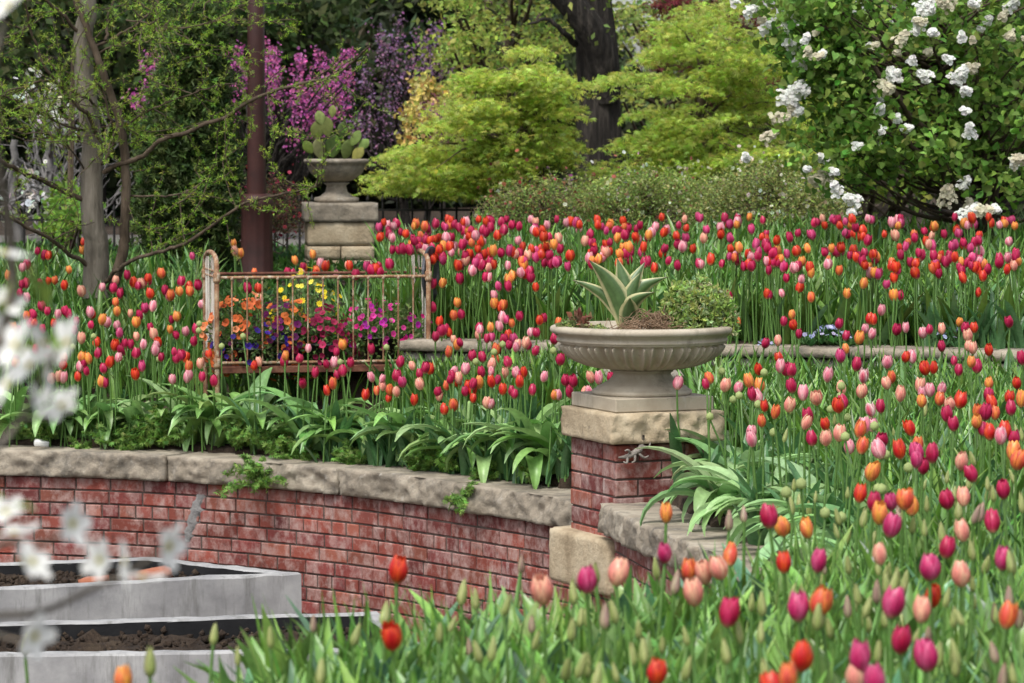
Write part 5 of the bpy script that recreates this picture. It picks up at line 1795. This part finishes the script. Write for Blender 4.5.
for pts, dy, r0, r1, nm in BR:
    P, tb = branch(A(pts, dy, YL - .02), r0 * (.68 if nm == 'bough' else 1), r1 * .8, 8, .004)
    obj(nm, [tb], M['bark_brown'], lt)
    bough_pts.append(P)
    if nm == 'bough':
        sprays(P[len(P) // 3:], .045)
    L = np.linalg.norm(np.diff(P, axis=0), axis=1).sum()
    for _ in range(int(L * (9 if nm == 'bough' else 5))):
        i = rng.integers(len(P) // 4, len(P) - 1)
        a = P[i]
        d = unit(np.array([rng.normal() * .7, rng.normal() * .4, rng.choice([-.6, 1.0]) * rng.uniform(.4, 1.2)]))
        l = rng.uniform(.12, .50)
        b = a + d * l * .5 + rng.normal(size=3) * .03
        c = a + d * l + np.array([rng.normal() * .08, 0, rng.uniform(-.02, .10)])
        Q, tb = branch([a, b, c], .004, .0018, 4, .004, 6)
        twigs.append(tb)
        sprays(Q, .013, .008)
# upper crown above and beyond the frame
for _ in range(50):
    a = A([(rng.uniform(-30, 330), rng.uniform(-40, 150))], 0, YL + rng.uniform(-.8, .9))[0]
    if rng.random() > (1.15 - a[0] * .25 if a[0] > 0 else 1):
        continue
    bp_ = np.vstack(bough_pts)
    near_ = bp_[np.argmin(np.linalg.norm(bp_ - a, axis=1))]
    if np.linalg.norm(near_ - a) > .6:
        continue
    Q, tb = branch([near_, (near_ + a) / 2 + rng.normal(size=3) * .04, a, a + rng.normal(size=3) * [.15, .1, .06] + [.08, 0, .05], a + rng.normal(size=3) * [.3, .15, .12] + [.15, 0, .10]], .005, .002, 4, .005, 7)
    twigs.append(tb)
    sprays(Q, .013, .012)
obj('twigs', twigs, M['bark_brown'], lt)
sp_p, sp_d = np.array(sp_p), np.array(sp_d)
N = len(sp_p)
obj('crown', [scatter(T_tuft(10, .10, 11), sp_p, frames(sp_d, rng.uniform(0, 6.28, N)), rng.uniform(.016, .034, N), jitter_cols([(.24, .38, .035), (.30, .44, .06), (.18, .31, .03), (.34, .47, .09)], N))], M['leaf_matte'], lt)


# ------------------------------------------------------------------ redbuds and other spring shrubs behind
def spray_tree(name, label, cat, fx, Y, poly, n, cols, per, fs, bark, r0=.045, rad=.10, extra=None, T=None):
    ft = gz(at(fx, 225, Y))
    t = thing(name, label, cat, ft)
    C = centres(poly, n, Y, .9, .1)
    parts = []
    top = at(fx, 140, Y) - np.array(ft)
    parts.append(branch([(0, 0, 0), top * .6, top], r0, r0 * .6, 8, .01)[1])
    P, D = [], []
    for c in C:
        c = c - np.array(ft)
        a = top * rng.uniform(.25, .85)
        mid = a * .5 + c * .5 + np.array([0, 0, -.06]) + rng.normal(size=3) * .10
        Q, tb = branch([a, mid, c, c + unit(c - a) * .16 + [0, 0, .03]], r0 * .35, .003, 5, .012, 7)
        parts.append(tb)
        for q in Q[len(Q) // 2:]:
            if rng.random() < .25:
                continue
            for _ in range(per):
                P.append(q + rng.normal(size=3) * rad * .4)
    obj('trunk', parts, bark, t)
    N = len(P)
    obj('crown', [scatter(T if T is not None else T_flower(5, .5, 1.3), np.array(P), frames(rng.normal(size=(N, 3)) + [0, -.4, .3], rng.uniform(0, 6, N)), rng.uniform(.7, 1.3, N) * fs, jitter_cols(cols, N))], M['blossom'], t)
    return t


spray_tree('redbud', 'magenta flowering redbud seen through the feathery tree beside the lamp column', 'redbud tree', 262, 27.5, [(138, 120), (148, 82), (172, 66), (190, 80), (220, 72), (245, 58), (280, 62), (320, 58), (350, 72), (340, 118), (310, 140), (280, 115), (220, 105), (190, 118), (165, 130)], 70, [(.50, .12, .34), (.56, .17, .39), (.42, .10, .30)], 9, .012, M['bark_dark'], rad=.07)
spray_tree('redbud', 'dusky purple redbud behind the rear urn and the yellow shrub', 'redbud tree', 405, 31, [(345, 150), (340, 100), (355, 66), (380, 44), (410, 28), (440, 36), (465, 60), (470, 95), (450, 115), (400, 125), (370, 150)], 70, [(.31, .17, .29), (.37, .22, .35), (.25, .13, .23)], 5, .012, M['bark_dark'], rad=.10)
spray_tree('yellow_shrub', 'pale yellow leafed shrub with purple below, in front of the purple redbud', 'shrub', 425, 27.2, [(405, 140), (412, 110), (420, 95), (440, 98), (462, 115), (466, 130), (445, 128), (425, 140)], 22, [(.62, .50, .14), (.66, .56, .20), (.55, .45, .12)], 7, .022, M['bark_dark'], .03)
spray_tree('plum_shrub', 'small dusky plum-pink shrub below the yellow shrub', 'shrub', 440, 27.0, [(420, 140), (425, 118), (445, 112), (462, 130), (450, 150)], 14, [(.30, .10, .17), (.26, .10, .18)], 6, .018, M['bark_dark'], .02)
spray_tree('purple_shrub', 'small purple shrub at the rear fence under the maple', 'shrub', 535, 25.6, [(505, 205), (512, 188), (540, 185), (560, 195), (558, 208)], 14, [(.22, .08, .22), (.28, .12, .26)], 6, .018, M['bark_dark'], .02)
spray_tree('white_dogwood', 'white flowering dogwood far back behind the grey tree trunk', 'dogwood tree', 50, 29, [(5, 125), (20, 95), (45, 88), (75, 100), (85, 125), (60, 135), (30, 120)], 12, [(.80, .80, .74), (.72, .74, .66)], 1, .026, M['bark_pale'], T=T_flower(4, .05, 1.3))
spray_tree('white_dogwood', 'white flowering dogwood spreading low at the fence behind the grey tree', 'dogwood tree', 15, 27, [(-20, 215), (-10, 175), (15, 165), (40, 180), (45, 205), (20, 222)], 12, [(.80, .80, .74), (.66, .66, .55)], 1, .026, M['bark_pale'], T=T_flower(4, .05, 1.3))
ft = gz(at(60, 222, 28))
t = thing('bare_shrub', 'leafless pale grey branching shrub behind the grey tree trunk', 'shrub', ft)
parts = []
for k in range(18):
    a = np.array([rng.normal() * .1, rng.normal() * .1, .0])
    q = at(rng.uniform(15, 155), rng.uniform(120, 200), 28 + rng.uniform(-.6, .6)) - np.array(ft)
    Q, tb = branch([a, a * .5 + q * .45 + rng.normal(size=3) * .1, q], .011, .004, 5, .018, 7)
    parts.append(tb)
    for _ in range(3):
        i = rng.integers(5, len(Q) - 1)
        parts.append(branch([Q[i], Q[i] + rng.normal(size=3) * [.15, .1, .1] + [0, 0, .15], Q[i] + rng.normal(size=3) * [.25, .1, .15] + [0, 0, .28]], .006, .003, 4, .012, 5)[1])
obj('branches', parts, M['bark_pale'], t)

# ------------------------------------------------------------------ woodland behind
def wood_tree(name, label, px, Y, poly, n, cols, T, ls, per, rad, r0, bark='bark_dark', flat=.8, mat='leaf_matte', group=None, up=.4):
    ft = gz(at(px, 215, Y), .3)
    ys_ = [p[1] for p in poly]
    C = centres(poly, n, Y, 2.2, .2)
    tree(name, label, 'tree', ft, [ft, at(px, 120, Y), at(px + 4, 40, Y), at(px + 2, min(ys_) + 20, Y)], r0, C, T, ls, cols, per, rad, M[bark], mat, group, flat, up, .05)


OV = T_ovate(.55, .1)
DK = [(.032, .046, .020), (.044, .062, .026), (.058, .080, .034)]
MD = [(.045, .070, .022), (.062, .095, .028), (.038, .058, .018)]
YG = [(.32, .41, .08), (.38, .46, .11), (.27, .36, .07)]
TU = T_tuft(8, .2, 21)
wood_tree('dark_pine', 'dark pine standing at the edge behind the feathery tree', 10, 36, [(-60, 200), (-60, -60), (30, -60), (60, 30), (45, 120), (20, 200)], 60, DK, TU, .24, 90, .62, .2, mat='needle')
wood_tree('dark_pine', 'dark pine behind the columnar evergreen', 165, 38, [(70, 200), (80, 60), (120, -60), (210, -60), (250, 60), (255, 200)], 75, DK, TU, .24, 90, .62, .2, mat='needle')
wood_tree('dark_pine', 'dark pine rising behind the purple redbud', 390, 40, [(290, 210), (300, 60), (330, -60), (470, -60), (500, 60), (500, 200)], 95, DK, TU, .26, 90, .7, .2, mat='needle')
wood_tree('dark_pine', 'dark conifer standing between the yellow-green tree and the dark trunk', 530, 42, [(470, 200), (480, 40), (520, 20), (560, 30), (600, 80), (600, 200)], 40, DK, TU, .26, 80, .7, .2, mat='needle')
wood_tree('woodland_tree', 'mid green leafy tree behind the magenta redbud', 290, 33, [(200, 120), (215, 0), (260, -60), (340, -60), (350, 20), (330, 110), (270, 150)], 55, MD, OV, .13, 90, .42, .12)
wood_tree('woodland_tree', 'mid green leafy tree behind the grey tree trunk', 95, 32, [(-10, 80), (0, -50), (100, -60), (170, -20), (160, 70), (100, 110), (40, 100)], 48, MD, OV, .13, 80, .42, .12)
wood_tree('woodland_tree', 'pale yellow-green young tree above the lime maple', 505, 29.5, [(430, 60), (450, 10), (480, -40), (560, -50), (575, 20), (560, 70), (500, 85), (455, 110)], 50, YG, OV, .06, 85, .30, .05, 'bark_brown', .4, 'maple')
wood_tree('woodland_tree', 'pale olive tree thinly leaved beside the big dark trunk', 660, 34, [(615, 110), (620, 20), (650, -10), (740, 0), (780, 40), (770, 110)], 46, [(.30, .38, .09), (.35, .42, .11), (.25, .33, .07)], OV, .07, 75, .36, .06, 'bark_brown', .4, 'maple')
wood_tree('woodland_tree', 'bright yellow-green tree glimpsed through the lilac', 860, 27, [(780, 200), (790, 60), (830, 20), (920, 10), (960, 90), (940, 200)], 70, [(.26, .36, .05), (.32, .42, .07), (.22, .31, .04)], OV, .075, 80, .34, .08, 'bark_brown')
wood_tree('woodland_tree', 'dark leafy tree behind the lilac', 1000, 33, [(890, 210), (900, 20), (960, -60), (1090, -60), (1090, 210)], 60, MD, OV, .13, 80, .5, .12)
wood_tree('woodland_tree', 'dark shaded tree behind the wide maple', 720, 40, [(600, 210), (610, 90), (700, 60), (800, 60), (850, 100), (850, 210)], 60, DK, OV, .16, 80, .6, .15)
wood_tree('green_shrub', 'fresh green shrub at the fence foot between grey trunk and evergreen', 70, 25.6, [(52, 228), (54, 205), (66, 186), (84, 190), (88, 212), (84, 228)], 18, [(.14, .26, .04), (.18, .31, .05)], OV, .06, 60, .16, .02, 'bark_brown')
# far-off belt of woodland that reads as one mass
N = 26000
X = rng.uniform(-14, 14, N)
Y = rng.uniform(47, 56, N)
top = 3.4 + .9 * np.sin(X * .9 + 1) + .6 * np.sin(X * 2.3) + 1.2 * np.exp(-((X + 6) / 5) ** 2) - 1.35 * np.exp(-((X - 2.6) / 1.9) ** 2)
Z = .3 + (top - .3) * rng.random(N) ** .75
o = obj('woodland', [scatter(OV, np.stack([X, Y, Z], 1), frames(rng.normal(size=(N, 3)) + [0, -.2, .3], rng.uniform(0, 6, N)), rng.uniform(.18, .38, N), jitter_cols([(.035, .05, .02), (.05, .075, .03), (.028, .04, .018), (.09, .11, .045)], N))], M['leaf_matte'])
tag(o, 'far belt of dark woodland closing the view behind the garden', 'woodland', None, 'stuff')

# ------------------------------------------------------------------ white blossom close to the camera
YB = 3.5
ft = np.array([-.82, YB, 0.0])
ft[2] = -.02
bl = thing('dogwood_sapling', 'white blossoming twigs leaning in close to the camera, yellow-centred flowers out of focus', 'blossom branch', ft)
B = lambda pts: [at(x, y, YB + rng.uniform(-.10, .10)) - ft for x, y in pts]
for pts, r0 in (([(-240, 1130), (-180, 800), (-90, 560), (-30, 420), (5, 330), (12, 250), (-10, 100), (5, 20)], .010), ([(-90, 560), (-20, 470), (20, 420), (45, 370), (62, 345)], .005), ([(-150, 700), (-40, 625), (40, 612), (90, 590), (130, 572), (168, 546)], .005),
                ([(-40, 625), (20, 640), (34, 630)], .003), ([(-60, 580), (0, 545), (40, 545), (75, 525)], .004), ([(20, 420), (55, 415), (70, 408)], .003)):
    obj('twig', [branch(B(pts), r0, r0 * .35, 7)[1]], M['bark'], bl)


def dog_flower(s, seed):
    r = random.Random(seed)
    V, F, C = [], [], []
    n = 5
    for i in range(n):
        a = 2 * math.pi * i / n + r.uniform(-.12, .12)
        cup = r.uniform(.05, .4)
        k = len(V)
        for t in np.linspace(.06, 1, 6):
            hw = .36 * math.sin(math.pi * min(.93, .10 + .80 * t)) ** .6
            for q in (-1, -.5, 0, .5, 1):
                x, y = t, q * hw
                z = cup * t * t + .10 * q * q * hw - (.12 * max(0, t - .75))
                V.append((x * math.cos(a) - y * math.sin(a), x * math.sin(a) + y * math.cos(a), z))
                C.append((.86, .86, .82) if t > .2 else (.6, .64, .4))
        for u in range(5):
            for v in range(4):
                F.append((k + u * 5 + v, k + u * 5 + v + 1, k + u * 5 + v + 6, k + u * 5 + v + 5))
    cen = lathe([(.001, .03), (.10, .03), (.13, .08), (.09, .15), (.001, .17)], 10, (.60, .48, .06))
    return [(np.array(V) * s, np.array(F), np.array(C)), (cen[0] * s, cen[1], cen[2])]


FL = [(16, 345), (46, 342), (30, 366), (8, 385), (62, 406), (40, 402), (68, 342), (4, 255), (4, 305), (14, 535), (32, 562), (72, 524), (100, 560), (128, 562), (168, 546), (142, 578), (6, 512), (34, 636), (8, 6), (-6, 330), (52, 384)]
for k, (x, y) in enumerate(FL):
    c = at(x, y, YB + rng.uniform(-.15, .15)) - ft
    o = obj('blossom', dog_flower(rng.uniform(.022, .030), k), M['blossom'], bl, tuple(c))
    nr = Vector((rng.normal() * .8, -.5 + rng.normal() * .4, .5 + rng.normal() * .5))
    o.rotation_euler = nr.to_track_quat('Z', 'Y').to_euler()
N = 16
P = np.array([at(rng.uniform(-20, 60), rng.uniform(240, 640), YB + rng.uniform(-.15, .15)) - ft for _ in range(N)])
obj('young_leaves', [scatter(T_ovate(.5, .1), P, frames(rng.normal(size=(N, 3)) + [0, -.5, .3], rng.uniform(0, 6, N)), .03, jitter_cols([(.26, .34, .08)], N))], M['leaf_matte'], bl)
